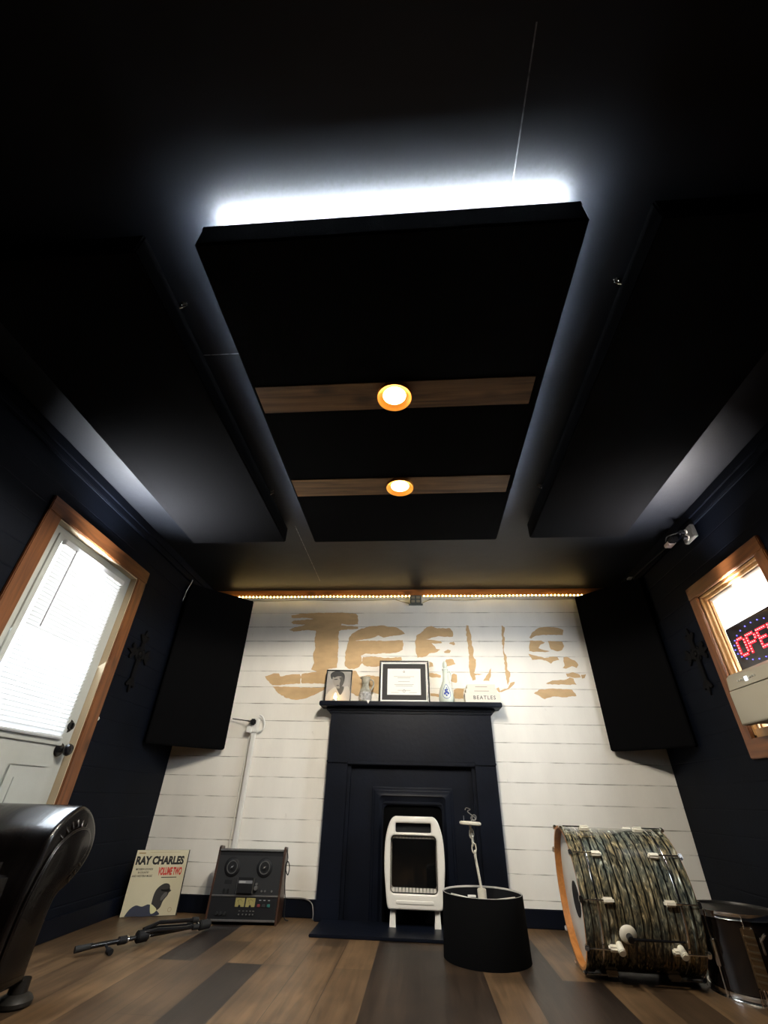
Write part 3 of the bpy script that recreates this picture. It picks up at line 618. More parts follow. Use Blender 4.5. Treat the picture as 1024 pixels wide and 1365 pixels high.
MB().shape([rrect(-.088, .132, .118, .134, .007)], .006, .002, Matrix.Translation((0, -.238, 0)) @ MX).build('lower_lip', ENAMEL, ht, True)
for x in (-.108, .152):
    q = MB(); s = -1 if x < 0 else 1
    q.poly([(x - .018, -.215, .014), (x + .018, -.215, .014), (x + .018, -.06, .014), (x - .018, -.06, .014), (x - .014, -.205, .1), (x + .014, -.205, .1), (x + .014, -.08, .1), (x - .014, -.08, .1)], [(0, 1, 2, 3), (4, 5, 6, 7), (0, 1, 5, 4), (1, 2, 6, 5), (2, 3, 7, 6), (3, 0, 4, 7)])
    q.build('leg', ENAMEL, ht, True)

# ------------------------------------------------------------------ pendant lamp put down on the floor
pl = thing('pendant_lamp', 'black drum shade pendant lamp set on the floor with its rod standing up', 'lamp', (.368, -.662, 0))
MB().lathe([(.206, .001), (.198, .240), (.1965, .242), (.195, .240)], 64).build('shade', mat('black shade fabric', (.002, .002, .0022), .85, spec=.06, bump=.4, bs=300), pl)
MB().lathe([(.1945, .233), (.1945, .2415), (.1968, .2425), (.1972, .241)], 64).build('rim_tape', mat('silver white rim tape', (.55, .52, .47), .5), pl)
MB().lathe([(.204, .002), (.1943, .235)], 64).build('lining', BLACK, pl)
MB().lathe([(0, .12), (.19, .125), (.19, .13), (0, .128)], 40).build('inner_diffuser', mat('dark diffuser', (.02, .02, .022), .3), pl)
q = MB()
for k in range(3):
    t = k * 2 * PI / 3 + .4; q.cyl((0, 0, .205), (.188 * math.cos(t), .188 * math.sin(t), .215), .003, n=8)
q.build('spider_frame', mat('painted white metal', (.6, .57, .5), .35), pl)
CREAMM = mat('cream lamp metal', (.60, .56, .46), .35)
MB().cyl((.0, 0, .195), (-.001, 0, .255), .022, n=20, bev=.003).build('socket_hub', CREAMM, pl)
MB().cyl((-.001, 0, .25), (-.022, .0, .39), .0062, n=12).build('rod', CREAMM, pl)
cb = MB()
for k in range(4): cb.box(-.075 - .0, -.035, -.03 + .0, -.018, .175 + k * .016, .183 + k * .016, .001)
cb.build('candle_sleeve', PAPER, pl)
cr = MB(); random.seed(3)
for k in range(16): cr.sph((random.uniform(.05, .16), random.uniform(-.08, .08), random.uniform(.14, .205)), random.uniform(.008, .016), n=6)
cr.build('crystal_drops', mat('dark crystal', (.15, .15, .16), .05, spec=.8), pl)
for k in range(4):
    z = .385 + k * .031; x = -.020 - k * .004
    pts = []
    for i in range(16):
        t = 2 * PI * i / 16; a, c = .011 * math.cos(t), .021 * math.sin(t)
        pts.append((x + (a if k % 2 else a * .35), (a * .35 if k % 2 else a), z + c))
    MB().tube(pts, .0035, 8, True).build('chain_link', CREAMM, pl)
MB().cyl((-.033, 0, .47), (-.036, 0, .515), .006, n=12).build('canopy_stem', CREAMM, pl)
MB().lathe([(0, 0), (.052, 0), (.058, .004), (.058, .012), (.05, .016), (0, .017)], 40, Matrix.Translation((-.005 - .03, 0, .515)) @ Matrix.Rotation(.04, 4, 'Y')).build('canopy', CREAMM, pl)
q = MB().tube(smoothline([(-.03, 0, .53), (-.02, .008, .555), (-.045, 0, .575), (-.03, -.006, .585), (-.05, 0, .592), (-.058, 0, .582)], 6), .0022, 6)
q.tube([(-.012 + .012 * math.cos(t), 0, .549 + .012 * math.sin(t)) for t in [2 * PI * i / 16 for i in range(16)]], .0025, 6, True).cyl((-.068, 0, .53), (-.068, 0, .556), .002, n=6)
q.tube([(-.018 + .012 * math.cos(t), .008 * math.sin(t), .545 + .009 * math.sin(t)) for t in [2 * PI * i / 16 for i in range(16)]], .002, 6, True)
q.build('wire_hook', SATIN, pl)

# ------------------------------------------------------------------ bass drum
BR = .262; BA = .07
bdm = thing('bass_drum', 'large pearl striped bass drum lying on its shell by the right wall', 'drum', (.775, -.775, BR + .006), -BA)
RX = Matrix(((0, 0, 1, 0), (1, 0, 0, 0), (0, 1, 0, 0), (0, 0, 0, 1)))      # lathe axis along local X
def pearl():
    m = bpy.data.materials.new('grey gold pearl wrap'); m.use_nodes = True; nt = m.node_tree; b = nt.nodes['Principled BSDF']
    tc = nd(nt, 'ShaderNodeTexCoord'); sp = nd(nt, 'ShaderNodeSeparateXYZ'); nt.links.new(tc.outputs['Object'], sp.inputs[0])
    nz = nd(nt, 'ShaderNodeTexNoise'); nz.inputs['Scale'].default_value = 7.; nz.inputs['Detail'].default_value = 3; nt.links.new(tc.outputs['Object'], nz.inputs['Vector'])
    xx = math_(nt, 'MULTIPLY_ADD', nz.outputs['Fac'], .016, sp.outputs['X'])
    fr = math_(nt, 'FRACT', math_(nt, 'DIVIDE', xx, .034))
    d = math_(nt, 'MINIMUM', fr, math_(nt, 'SUBTRACT', 1., fr))
    line = nd(nt, 'ShaderNodeMapRange'); line.inputs['From Min'].default_value = .04; line.inputs['From Max'].default_value = .17; nt.links.new(d, line.inputs['Value'])
    mp = nd(nt, 'ShaderNodeMapping'); mp.inputs['Scale'].default_value = (60, 14, 14); nt.links.new(tc.outputs['Object'], mp.inputs['Vector'])
    n = nd(nt, 'ShaderNodeTexNoise'); n.inputs['Scale'].default_value = 1.; n.inputs['Detail'].default_value = 5; n.inputs['Distortion'].default_value = 2.; nt.links.new(mp.outputs['Vector'], n.inputs['Vector'])
    r = nd(nt, 'ShaderNodeValToRGB'); r.color_ramp.elements[0].position = .30; r.color_ramp.elements[0].color = (.010, .012, .011, 1); r.color_ramp.elements[1].position = .75; r.color_ramp.elements[1].color = (.80, .79, .70, 1)
    e = r.color_ramp.elements.new(.46); e.color = (.085, .09, .08, 1); e = r.color_ramp.elements.new(.6); e.color = (.27, .245, .175, 1)
    nt.links.new(n.outputs['Fac'], r.inputs['Fac'])
    mx = nd(nt, 'ShaderNodeMix', data_type='RGBA'); nt.links.new(line.outputs['Result'], mx.inputs[0]); mx.inputs[6].default_value = (.006, .006, .006, 1); tn = nd(nt, 'ShaderNodeTexNoise'); tn.inputs['Scale'].default_value = 9.; tn.inputs['Detail'].default_value = 2; nt.links.new(tc.outputs['Object'], tn.inputs['Vector'])
    tr = nd(nt, 'ShaderNodeValToRGB'); tr.color_ramp.elements[0].position = .42; tr.color_ramp.elements[0].color = (.88, .98, 1., 1); tr.color_ramp.elements[1].position = .60; tr.color_ramp.elements[1].color = (1.15, 1.0, .74, 1); nt.links.new(tn.outputs['Fac'], tr.inputs['Fac'])
    mlt = nd(nt, 'ShaderNodeMix', data_type='RGBA', blend_type='MULTIPLY'); mlt.inputs[0].default_value = 1.; nt.links.new(r.outputs['Color'], mlt.inputs[6]); nt.links.new(tr.outputs['Color'], mlt.inputs[7])
    nt.links.new(mlt.outputs[2], mx.inputs[7])
    nt.links.new(mx.outputs[2], b.inputs['Base Color']); b.inputs['Roughness'].default_value = .16; b.inputs['Coat Weight'].default_value = .6; b.inputs['Metallic'].default_value = .25
    return m
PEARL = pearl(); DL = .46
MB().lathe([(BR - .008, .03), (BR - .006, .03), (BR - .006, DL - .03), (BR - .008, DL - .03)], 96, RX).build('shell', PEARL, bdm)
HOOPWOOD = wood('orange maple hoop', (.34, .13, .03), (.52, .22, .06), 1, 1., .35, False)
for nm, x0, x1 in (('hoop', -.005, .037), ('hoop', DL - .037, DL + .005)):
    h_ = MB().lathe([(BR - .012, x0), (BR - .002, x0), (BR, x0 + .002), (BR, x1 - .002), (BR - .002, x1), (BR - .012, x1), (BR - .012, x0)], 96, RX).build(nm, PEARL, bdm)
    xe = x0 - .0008 if x0 < .1 else x1 + .0008; xi = x1 - .006 if x0 < .1 else x0 + .006
    MB().lathe([(BR - .0015, xe), (BR - .0126, xe), (BR - .0126, xi)], 96, RX).build('inner_band', HOOPWOOD, h_)
HEAD = mat('white drum head', (.66, .64, .58), .45, var=.08, vs=5)
cx, cz, rr = .06, -.02, .062
MB().lathe([(BR - .0125, .026), (BR - .02, .024), (.06, .0235), (0, .0235)], 72, RX).build('front_head', HEAD, bdm)
MB().cyl((.0215, -.02, -.02), (.0232, -.02, -.02), .060, n=40).build('port_hole', BLACK, bdm)
MB().lathe([(.060, -.001), (.066, -.001), (.066, .002), (.060, .002), (.060, -.001)], 40, Matrix.Translation((.0215, -.02, -.02)) @ RX).build('port_ring', BLACK, bdm)
MB().lathe([(0, DL - .024), (BR - .0125, DL - .026)], 72, RX).build('rear_head', HEAD, bdm)
for x in (.062, DL - .062):
    MB().lathe([(BR - .007, x - .006), (BR - .003, x - .004), (BR - .002, x), (BR - .003, x + .004), (BR - .007, x + .006)], 96, RX).build('tension_ring', CHROME, bdm)
NL = 10
for k in range(NL):
    t = 2 * PI * k / NL + .27
    R_ = Matrix.Rotation(t, 4, 'X')
    if math.sin(t) < -.93: continue
    for side in (0, 1):
        s = 1 if side == 0 else -1; xb = .105 if side == 0 else DL - .105
        q = MB().box(xb - .024, xb + .024, BR * 0 - .011, .011, BR - .010, BR + .014, .006, 3, M=R_)
        lg = q.build('lug', mat('cream lug casing', (.70, .66, .55), .25, coat=.4), bdm)
        q = MB().cyl((xb - s * .02, 0, BR + .009), (xb - s * .102, 0, BR + .009), .0032, n=8, M=R_)
        q.box(xb - s * .112 - .008, xb - s * .112 + .008, -.012, .012, BR - .002, BR + .012, .003, M=R_)
        q.build('claw_hook', CHROME, bdm)
def spur(t, x):
    R_ = Matrix.Rotation(t, 4, 'X')
    MB().lathe([(0, .012), (.02, .012), (.026, .008), (.033, .004), (.035, 0), (.033, -.002)], 32, Matrix.Rotation(t, 4, 'X') @ Matrix.Translation((x, 0, BR - .004))).build('spur_mount', mat('cream mount plate', (.66, .62, .52), .3), bdm)
    q = MB().cyl((x, 0, BR + .004), (x, 0, BR + .032), .013, n=16, bev=.003, M=R_)
    q.tube([Vector((x, 0, BR + .024)), Vector((x + .05, 0, BR + .024)), Vector((x + .21, 0, BR + .022))], [.006, .005, .004], 8, M=R_)
    q.build('folded_spur', GLOSSBLACK, bdm)
# angle measured from the top; turning towards the camera (local -Y)
spur(math.radians(112), .165)
for t, x in ((math.radians(121), .125), (math.radians(121), .365)):
    R_ = Matrix.Rotation(t, 4, 'X')
    MB().cyl((x, 0, BR - .01), (x, 0, BR + .036), .0125, .015, 20, bev=.003, M=R_).build('knob', mat('cream knob', (.70, .66, .55), .3), bdm)

# ------------------------------------------------------------------ snare drum in the corner
sn = thing('snare_drum', 'black drum with chrome hoops and lugs standing in the right corner', 'drum', (1.41, -.95, 0), .25)
SR = .163; SH = .262
MB().lathe([(SR - .006, .012), (SR - .004, .012), (SR - .004, SH - .012), (SR - .006, SH - .012)], 64).build('shell', mat('dark burgundy wrap', (.006, .004, .0035), .16, coat=.4), sn)
for z0, z1 in ((.0, .022), (SH - .022, SH)):
    MB().lathe([(SR - .002, z0), (SR + .004, z0), (SR + .002, z0 + .004), (SR + .002, z1 - .004), (SR + .004, z1), (SR - .002, z1), (SR - .002, z0)], 64).build('hoop', CHROME, sn)
MB().lathe([(0, SH - .009), (SR - .003, SH - .008)], 48).build('batter_head', mat('dark drum head', (.012, .010, .009), .35), sn)
for k in range(8):
    t = 2 * PI * k / 8 + .2; R_ = Matrix.Rotation(t, 4, 'Z')
    MB().box(SR - .006, SR + .014, -.009, .009, .085, .175, .006, 3, M=R_).cyl((SR + .009, 0, .17), (SR + .009, 0, SH - .004), .003, n=8, M=R_).cyl((SR + .009, 0, .09), (SR + .009, 0, .004), .003, n=8, M=R_).build('lug', CHROME, sn)
q = MB(); R_ = Matrix.Rotation(-PI / 2 - .55, 4, 'Z')
q.box(SR - .004, SR + .016, -.022, .022, .045, .225, .006, M=R_)
q.build('strainer_plate', mat('worn bronze chrome', (.42, .33, .22), .28, metal=1.), sn)
q = MB()
for k in range(7): q.cyl((SR + .017, -.019, .07 + k * .021), (SR + .017, .019, .066 + k * .021), .0055, n=10, M=R_)
q.build('coil', mat('worn bronze chrome', (.42, .33, .22), .28), sn)
q = MB()
for k in range(9): q.cyl((SR + .020, -.022 + k * .0055, .05), (SR + .027 + .004 * (k % 3), -.03 + k * .0075, .002), .0011, n=5, M=R_)
q.build('snare_wires', mat('copper wire', (.6, .34, .18), .3, metal=1.), sn)
q = MB().box(SR + .012, SR + .03, .03, .038, .15, .2, .002, M=R_); q.cyl((SR + .025, .034, .19), (SR + .05, .05, .215), .005, n=8, M=R_); q.build('throw_off_lever', CHROME, sn)

# ------------------------------------------------------------------ reel-to-reel tape deck
dk = thing('tape_deck', 'reel-to-reel tape deck with walnut sides standing on the floor left of the fireplace', 'tape recorder', (-.985, -.255, 0), .10)
DW = .196; DH = .348
# local: x right, y depth (front face leans back), z up; face foot at y=0
lean = math.radians(7)
FM = frame((0, 0, .012), (1, 0, 0), (0, math.sin(lean), math.cos(lean)))     # local x, y on the face, z outwards
FH = .335
prof = [(-.012, 0), (.205, 0), (.205, .05), (.105, .352), (.040, .357), (-.012, .012)]
for x in (-DW - .012, DW):
    MB().prism_x([(.02 - .03, 0), (.20, 0), (.20, .06), (.125, .350), (.052, .358), (.035, .352)], x, x + .012, .002).build('side_panel', WALNUT, dk)
MB().prism_x([(.008, .008), (.195, .008), (.195, .06), (.118, .338), (.048, .338)], -DW, DW).build('case', BLACK, dk)
MB().box(-DW, DW, .115, FH - .034, 0, .006, .001, M=FM).build('face_plate', mat('dark grey metal face', (.020, .0205, .0215), .45, metal=.2), dk)
MB().box(-DW, DW, .012, .112, 0, .008, .001, M=FM).build('control_panel', mat('black control face', (.010, .010, .011), .35), dk)
for y0, y1 in ((.002, .012), (.110, .118), (FH - .012, FH - .002)):
    MB().box(-DW, DW, y0, y1, .004, .013, .002, M=FM).build('silver_trim', SATIN, dk)
MB().box(-DW, DW, FH - .034, FH - .012, -.002, .003, M=FM).build('top_slot', BLACK, dk)
for x in (-.105, .092):
    h_ = MB().lathe([(0, .004), (.047, .004), (.048, .008), (.042, .014), (.033, .016), (.033, .012), (.012, .012), (.012, .02), (0, .021)], 40, FM @ Matrix.Translation((x, .245, 0))).build('reel_hub', BLACK, dk)
    MB().lathe([(.0275, .0125), (.029, .0155), (.032, .0155), (.0325, .0125)], 40, FM @ Matrix.Translation((x, .245, 0))).build('hub_ring', SATIN, h_)
    q = MB()
    for k in range(2):
        R_ = Matrix.Rotation(k * PI + .6, 4, 'Z'); q.box(.0, .010, -.002, .002, .018, .024, .001, M=FM @ Matrix.Translation((x, .245, 0)) @ R_)
    q.sph((x, .245, .024), .004, n=6, M=FM); q.build('spindle', SATIN, h_)
q = MB().box(-.052, .042, .124, .198, .006, .030, .003, M=FM); hc = q.build('head_cover', mat('head cover', (.018, .018, .019), .25, metal=.3), dk)
MB().box(-.046, .036, .170, .184, .030, .0315, M=FM).build('cover_plate', mat('grey label plate', (.16, .16, .165), .4), hc)
MB().box(-.042, -.004, .173, .181, .0315, .0320, M=FM).build('label_strip', mat('pale label', (.35, .35, .34), .5), hc)
MB().box(-.054, -.052, .124, .196, .006, .032, M=FM).box(.042, .044, .124, .196, .006, .032, M=FM).build('cover_edge', SATIN, hc)
MB().cyl((.060, .150, .005), (.060, .150, .028), .011, n=20, bev=.002, M=FM).cyl((.060, .168, .005), (.060, .168, .024), .006, n=16, M=FM).build('pinch_roller', SATIN, dk)
MB().box(-.135, -.092, .166, .185, .005, .0075, .001, M=FM).build('tape_counter', BLACK, dk)
for x in (-.13, -.105): MB().box(x - .006, x + .006, .122, .146, .005, .012, .004, M=FM).build('switch', BLACK, dk)
for x in (.095, .115, .155): MB().cyl((x, .137, .005), (x, .137, .014), .005, n=12, M=FM).build('switch', SATIN, dk)
for x in (-.022, .040):
    mtr = MB().box(x - .027, x + .027, .066, .106, .007, .010, .001, M=FM).build('vu_meter', mat('lit yellow meter face', (.26, .22, .075), .5), dk)  # plain yellow dial colour
    q = MB().tube([Vector((x + .019 * math.cos(a), .077 + .021 * math.sin(a), .0105)) for a in [PI * (.2 + .6 * i / 8) for i in range(9)]], .0006, 5, M=FM); q.cyl((x, .072, .0105), (x - .011, .094, .0105), .0006, n=5, M=FM); q.cyl((x, .068, .0095), (x, .068, .012), .007, n=12, M=FM)
    q.build('needle_scale', BLACK, mtr)
for x, c in ((.090, (.16, .03, .03)), (.118, (.03, .03, .03)), (.148, (.03, .14, .12))):
    MB().box(x - .0085, x + .0085, .066, .080, .008, .014, .002, M=FM).build('transport_button', mat('button %.2f' % x, c, .4), dk)
for x in (.095, .12, .147): MB().box(x - .006, x + .006, .094, .098, .008, .0095, M=FM).build('indicator', mat('grey marking', (.3, .3, .3), .5), dk)
for x in (-.145, -.122, -.098):
    MB().cyl((x, .036, .008), (x, .036, .020), .008, .007, 16, M=FM).build('knob', mat('dark knob', (.05, .05, .05), .3, metal=.6), dk)
for x in (-.017, .006, .026, .046, .064):
    MB().cyl((x, .034, .008), (x, .034, .017), .0035, n=10, M=FM).box(x - .005, x + .005, .047, .05, .008, .009, M=FM).build('toggle', SATIN, dk)
MB().tube(smoothline([(.207, .07, .348), (.222, .06, .30), (.214, .05, .262), (.232, .06, .22), (.238, .06, .255), (.225, .06, .285), (.214, .06, .25), (.222, .07, .16), (.232, .08, .095), (.236, .09, .02), (.26, .1, .006)], 6), .003, 6).build('power_cable', RUBBER, dk)
# grey cable on the baseboard right of the deck
q = MB().tube(smoothline([(-.80, -.022, .092), (-.72, -.021, .094), (-.66, -.024, .090), (-.62, -.032, .07), (-.602, -.06, .03), (-.60, -.075, .006)], 6), .0032, 6)
tag(q.build('cable', mat('grey cable', (.22, .21, .19), .5)), 'thin grey cable running along the baseboard between tape deck and fireplace', 'cable')

# ------------------------------------------------------------------ album cover leaning in the left corner
u = Vector((-1.444 + 1.74, -.067 + .19, 0)).normalized(); nrm = Vector((u.y, -u.x, 0))
AW = .318; AH = .318; tilt = math.radians(5)
vup = (Vector((0, 0, 1)) * math.cos(tilt) - nrm * math.sin(tilt)).normalized()
A0 = Vector((-1.592, -.155, .0))
AM = frame(A0, u, vup)                      # x centred, y up the cover, z out of the cover
al = thing('record_album', 'cream record album cover with a portrait, leaning in the left corner', 'album', A0)
MB().box(-AW / 2, AW / 2, 0, AH, -.012, 0, .001, M=AM).build('sleeve', BLACK, al, True)
MB().box(-AW / 2 + .001, AW / 2 - .006, .002, AH - .001, 0, .0012, M=AM).build('cover', CREAMPAPER, al, True)
INK = mat('black ink', (.012, .011, .011), .6); REDI = mat('red ink', (.55, .035, .025), .6)
def fit(txt, x0, x1, y0, y1, m, nm, bold=.012):
    """lettering stretched to fill a rectangle of the cover"""
    cu = MB().text(txt, 1., .001, bold=bold); vs = cu.bm.verts
    a0 = min(v.co.x for v in vs); a1 = max(v.co.x for v in vs); b0 = min(v.co.y for v in vs); b1 = max(v.co.y for v in vs)
    S = Matrix.Translation((x0, y0, .0013)) @ Matrix.Diagonal(((x1 - x0) / (a1 - a0), (y1 - y0) / (b1 - b0), .5, 1)) @ Matrix.Translation((-a0, -b0, 0))
    bmesh.ops.transform(cu.bm, matrix=AM @ S, verts=vs[:])
    return cu.build(nm, m, al, True, smooth=False)
fit('RAY CHARLES', -.150, .134, .243, .287, INK, 'title_lettering', .055)
fit('VOLUME TWO', -.006, .134, .191, .231, REDI, 'subtitle_lettering', .05)
fit('MODERN SOUNDS', -.138, -.040, .217, .227, INK, 'small_lettering', .02)
fit('IN COUNTRY', -.122, -.058, .201, .211, INK, 'small_lettering', .02)
fit('AND WESTERN MUSIC', -.152, -.034, .184, .194, INK, 'small_lettering', .02)
MB().box(.020, .110, .179, .183, .0013, .0018, M=AM).build('underline', INK, al, True)
MB().box(-.145, -.105, .298, .305, .0013, .0016, M=AM).box(-.08, .10, .305, .3065, .0013, .0016, M=AM).build('top_line', mat('brown ink', (.35, .25, .12), .6), al, True)
def art(nm, pts, m, z, hole=None):
    pts = [(p.x, p.y) for p in smoothline([(a, b_, 0) for a, b_ in pts] + [(pts[0][0], pts[0][1], 0)], 4)][:-1]
    return MB().shape([pts], .0004, 0, AM @ Matrix.Translation((0, 0, z))).build(nm, m, al, True, smooth=False)
art('portrait_jacket', [(-.135, .003), (-.115, .035), (-.085, .052), (-.05, .046), (-.02, .055), (0, .05), (.02, .03), (.045, .022), (.045, .003)], mat('navy ink', (.03, .035, .06), .6), .0013)
art('portrait_head', [(.0, .055), (.002, .10), (.015, .130), (.045, .15), (.072, .150), (.085, .138), (.088, .122), (.098, .118), (.086, .106), (.082, .094), (.072, .082), (.062, .066), (.055, .04), (.035, .026), (.012, .036)], mat('dark photo tone', (.03, .028, .026), .6), .0014)
art('portrait_collar', [(-.006, .058), (.012, .050), (.036, .032), (.030, .018), (.010, .012), (.0, .03)], mat('pale collar', (.62, .60, .33), .6), .0018)
art('portrait_face_light', [(.060, .108), (.074, .110), (.078, .098), (.068, .084), (.050, .070), (.046, .086)], mat('grey photo tone', (.11, .105, .10), .6), .0018)
art('portrait_glasses', [(.036, .126), (.060, .122), (.086, .128), (.088, .118), (.070, .112), (.050, .116), (.036, .121)], mat('black photo tone', (.008, .008, .008), .3), .0022)
MB().lathe([(.009, .0013), (.011, .0013), (.011, .0017), (.009, .0017)], 24, AM @ Matrix.Translation((.112, .028, 0))).build('record_seal', mat('brown ink', (.35, .25, .12), .6), al, True)

# ------------------------------------------------------------------ folded microphone stand lying on the floor
msn = thing('microphone_stand', 'black folded tripod stand lying on the floor in front of the album', 'stand', (-1.29, -.68, 0), .98)
MB().cyl((-.30, 0, .030), (.30, .0, .030), .0095, n=14).build('main_tube', GLOSSBLACK, msn)
for y in (-.028, .026):
    lg = MB().tube([(-.06, y * .3, .045), (.0, y, .05), (.20, y, .034)], .0085, 10).build('leg', GLOSSBLACK, msn)
    MB().cyl((.20, y, .034), (.235, y, .032), .012, n=12, bev=.002).build('rubber_foot', RUBBER, lg)
lg = MB().tube([(-.06, 0, .055), (.02, 0, .072), (.21, .0, .058)], .0085, 10).build('leg', GLOSSBLACK, msn); MB().cyl((.21, 0, .058), (.245, 0, .055), .012, n=12).build('rubber_foot', RUBBER, lg)
MB().cyl((-.085, 0, .032), (-.03, 0, .032), .024, n=18, bev=.004).build('hub', BLACK, msn)
MB().cyl((-.175, 0, .030), (-.135, 0, .030), .016, n=14, bev=.003).build('height_clutch', BLACK, msn)
MB().cyl((-.134, 0, .030), (-.128, 0, .030), .0145, n=14).cyl((-.028, 0, .030), (-.022, 0, .030), .0145, n=14).cyl((.245, 0, .030), (.252, 0, .030), .0145, n=14).build('chrome_collar', CHROME, msn)
MB().cyl((-.235, 0, .03), (-.235, -.05, .014), .005, n=10).cyl((-.235, -.045, .0145), (-.235, -.075, .012), .012, n=12).build('wing_knob', BLACK, msn)
MB().cyl((.26, 0, .030), (.325, 0, .030), .022, .020, 16, bev=.004).build('counterweight', RUBBER, msn)
MB().cyl((-.36, .012, .026), (-.29, .004, .03), .013, .011, 14).build('thread_end', RUBBER, msn)

# ------------------------------------------------------------------ leather sofa arm at the left
sf = thing('leather_sofa', 'black leather sofa with a rolled arm at the left edge beside the door', 'sofa', (-1.55, -1.7, 0), 0)
XF = -1.32
arm = [(-1.715, .06), (-1.70, .24), (-1.69, .32), (-1.667, .40), (-1.657, .45), (-1.643, .485), (-1.61, .522), (-1.56, .555), (-1.51, .572), (-1.468, .563), (-1.42, .535), (-1.378, .49), (-1.362, .44), (-1.372, .39), (-1.405, .345), (-1.45, .312), (-1.49, .29), (-1.505, .26), (-1.515, .18), (-1.518, .06)]
armS = [(p.x, p.y) for p in smoothline([(a, b_, 0) for a, b_ in arm], 4)]
def scaled(P, k, c=(-1.55, .38)): return [(c[0] + (x - c[0]) * k, c[1] + (z - c[1]) * k) for x, z in P]
MB().prism_x(armS, -1.775, XF, .018).build('arm', LEATHER, sf, True, ang=50)
# shaped end panel with its piping
pnl = [(-1.68, .09), (-1.675, .24), (-1.655, .33), (-1.618, .42), (-1.577, .463), (-1.525, .488), (-1.465, .493), (-1.425, .470), (-1.413, .43), (-1.43, .39), (-1.475, .35), (-1.525, .315), (-1.545, .26), (-1.55, .09)]
pS = [(p.x, p.y) for p in smoothline([(a, b_, 0) for a, b_ in pnl], 4)]
MB().prism_x(pS, XF - .002, XF + .012, .005).build('arm_front', LEATHER, sf, True, ang=50)
MB().tube([(XF + .004, a, b_) for a, b_ in pS], .0052, 8).build('piping', LEATHER, sf, True, ang=80)
fo = MB(); random.seed(5)
for k in range(13):     # gathered pleats fanned round the roll
    t = math.radians(-55 + k * 17); c = Vector((-1.51, .415)); dv = Vector((math.sin(t), math.cos(t)))
    a = c + dv * .085; b_ = c + dv * .128
    fo.tube([(XF + .001, a.x, a.y), (XF - .004, (a.x + b_.x) / 2, (a.y + b_.y) / 2), (XF - .03, b_.x, b_.y)], [.006, .006, .002], 8)
fo.build('pleats', LEATHER, sf, True, ang=80)
MB().box(-1.775, -1.36, -3.3, -1.70, .06, .27, .02, 3).build('seat_base', LEATHER, sf, True)
MB().box(-1.62, -1.34, -3.28, -1.72, .27, .41, .04, 4).build('seat_cushion', LEATHER, sf, True)
MB().box(-1.785, -1.62, -3.3, -1.72, .20, .72, .05, 4).build('backrest', LEATHER, sf, True)
for x, y in ((-1.345, -1.50), (-1.74, -1.56), (-1.37, -3.22), (-1.74, -3.22)):
    MB().lathe([(0, 0), (.050, 0), (.055, .006), (.055, .016), (.046, .026), (.030, .034), (.030, .068), (0, .068)], 24, Matrix.Translation((x, y, 0))).build('foot', mat('dark wood foot', (.006, .005, .004), .5), sf, True)

# ------------------------------------------------------------------ things on the mantel
MZ = 1.2272
BWP = mat('grey photo print', (.30, .28, .255), .5, var=.25, vs=9)
pf = thing('photo_frame', 'black framed black and white portrait photo at the left end of the mantel', 'picture frame', (-.551, -.085, MZ))
PM = frame((-.551, -.085, MZ), (1, .06, 0), (0, .10, 1))
fw, fh = .205, .245
MB().shape([[(-fw / 2, 0), (fw / 2, 0), (fw / 2, fh), (-fw / 2, fh)], [(-fw / 2 + .009, .009), (-fw / 2 + .009, fh - .009), (fw / 2 - .009, fh - .009), (fw / 2 - .009, .009)]], .016, .002, PM @ Matrix.Translation((0, 0, -.012))).build('frame', GLOSSBLACK, pf, True)
MB().box(-fw / 2 + .004, fw / 2 - .004, .004, fh - .004, -.010, -.006, M=PM).build('photo', BWP, pf, True)
def art2(nm, pts, m, z):
    pts = [(p.x, p.y) for p in smoothline([(a, b_, 0) for a, b_ in pts] + [(pts[0][0], pts[0][1], 0)], 4)][:-1]
    MB().shape([pts], .0004, 0, PM @ Matrix.Translation((0, 0, z))).build(nm, m, pf, True, smooth=False)
art2('portrait_shirt', [(-.09, .012), (-.085, .06), (-.05, .10), (-.015, .115), (.02, .07), (.045, .115), (.075, .12), (.09, .09), (.092, .012)], mat('pale photo tone', (.42, .39, .35), .5), -.006)
art2('portrait_neck', [(-.02, .115), (.0, .08), (.02, .055), (.04, .09), (.038, .12)], mat('mid photo tone', (.05, .046, .04), .5), -.0055)
art2('portrait_face', [(-.05, .195), (-.05, .165), (-.038, .135), (-.015, .108), (.005, .104), (.022, .118), (.036, .15), (.036, .195)], mat('skin photo tone', (.24, .22, .195), .5), -.005)
art2('portrait_shade', [(.0, .185), (.012, .165), (.008, .14), (.012, .108), (.03, .125), (.042, .16), (.036, .195)], mat('mid photo tone', (.05, .046, .04), .5), -.0047)
art2('portrait_hair', [(-.062, .178), (-.070, .205), (-.058, .225), (-.03, .236), (.005, .234), (.032, .222), (.044, .198), (.042, .16), (.034, .172), (.028, .192), (-.01, .196), (-.035, .186), (-.05, .190), (-.052, .172)], mat('dark hair tone', (.012, .011, .011), .5), -.0043)
art2('portrait_brow', [(-.036, .174), (-.012, .176), (-.012, .170), (-.036, .168)], mat('dark hair tone', (.012, .011, .011), .5), -.0042)
art2('portrait_mouth', [(-.02, .126), (-.004, .130), (.006, .126), (-.006, .121)], mat('mid photo tone', (.05, .046, .04), .5), -.0042)
MB().box(-.03, .03, .0, .16, -.05, -.012, M=PM @ Matrix.Identity(4)).build('easel_back', BLACK, pf, True) if False else None

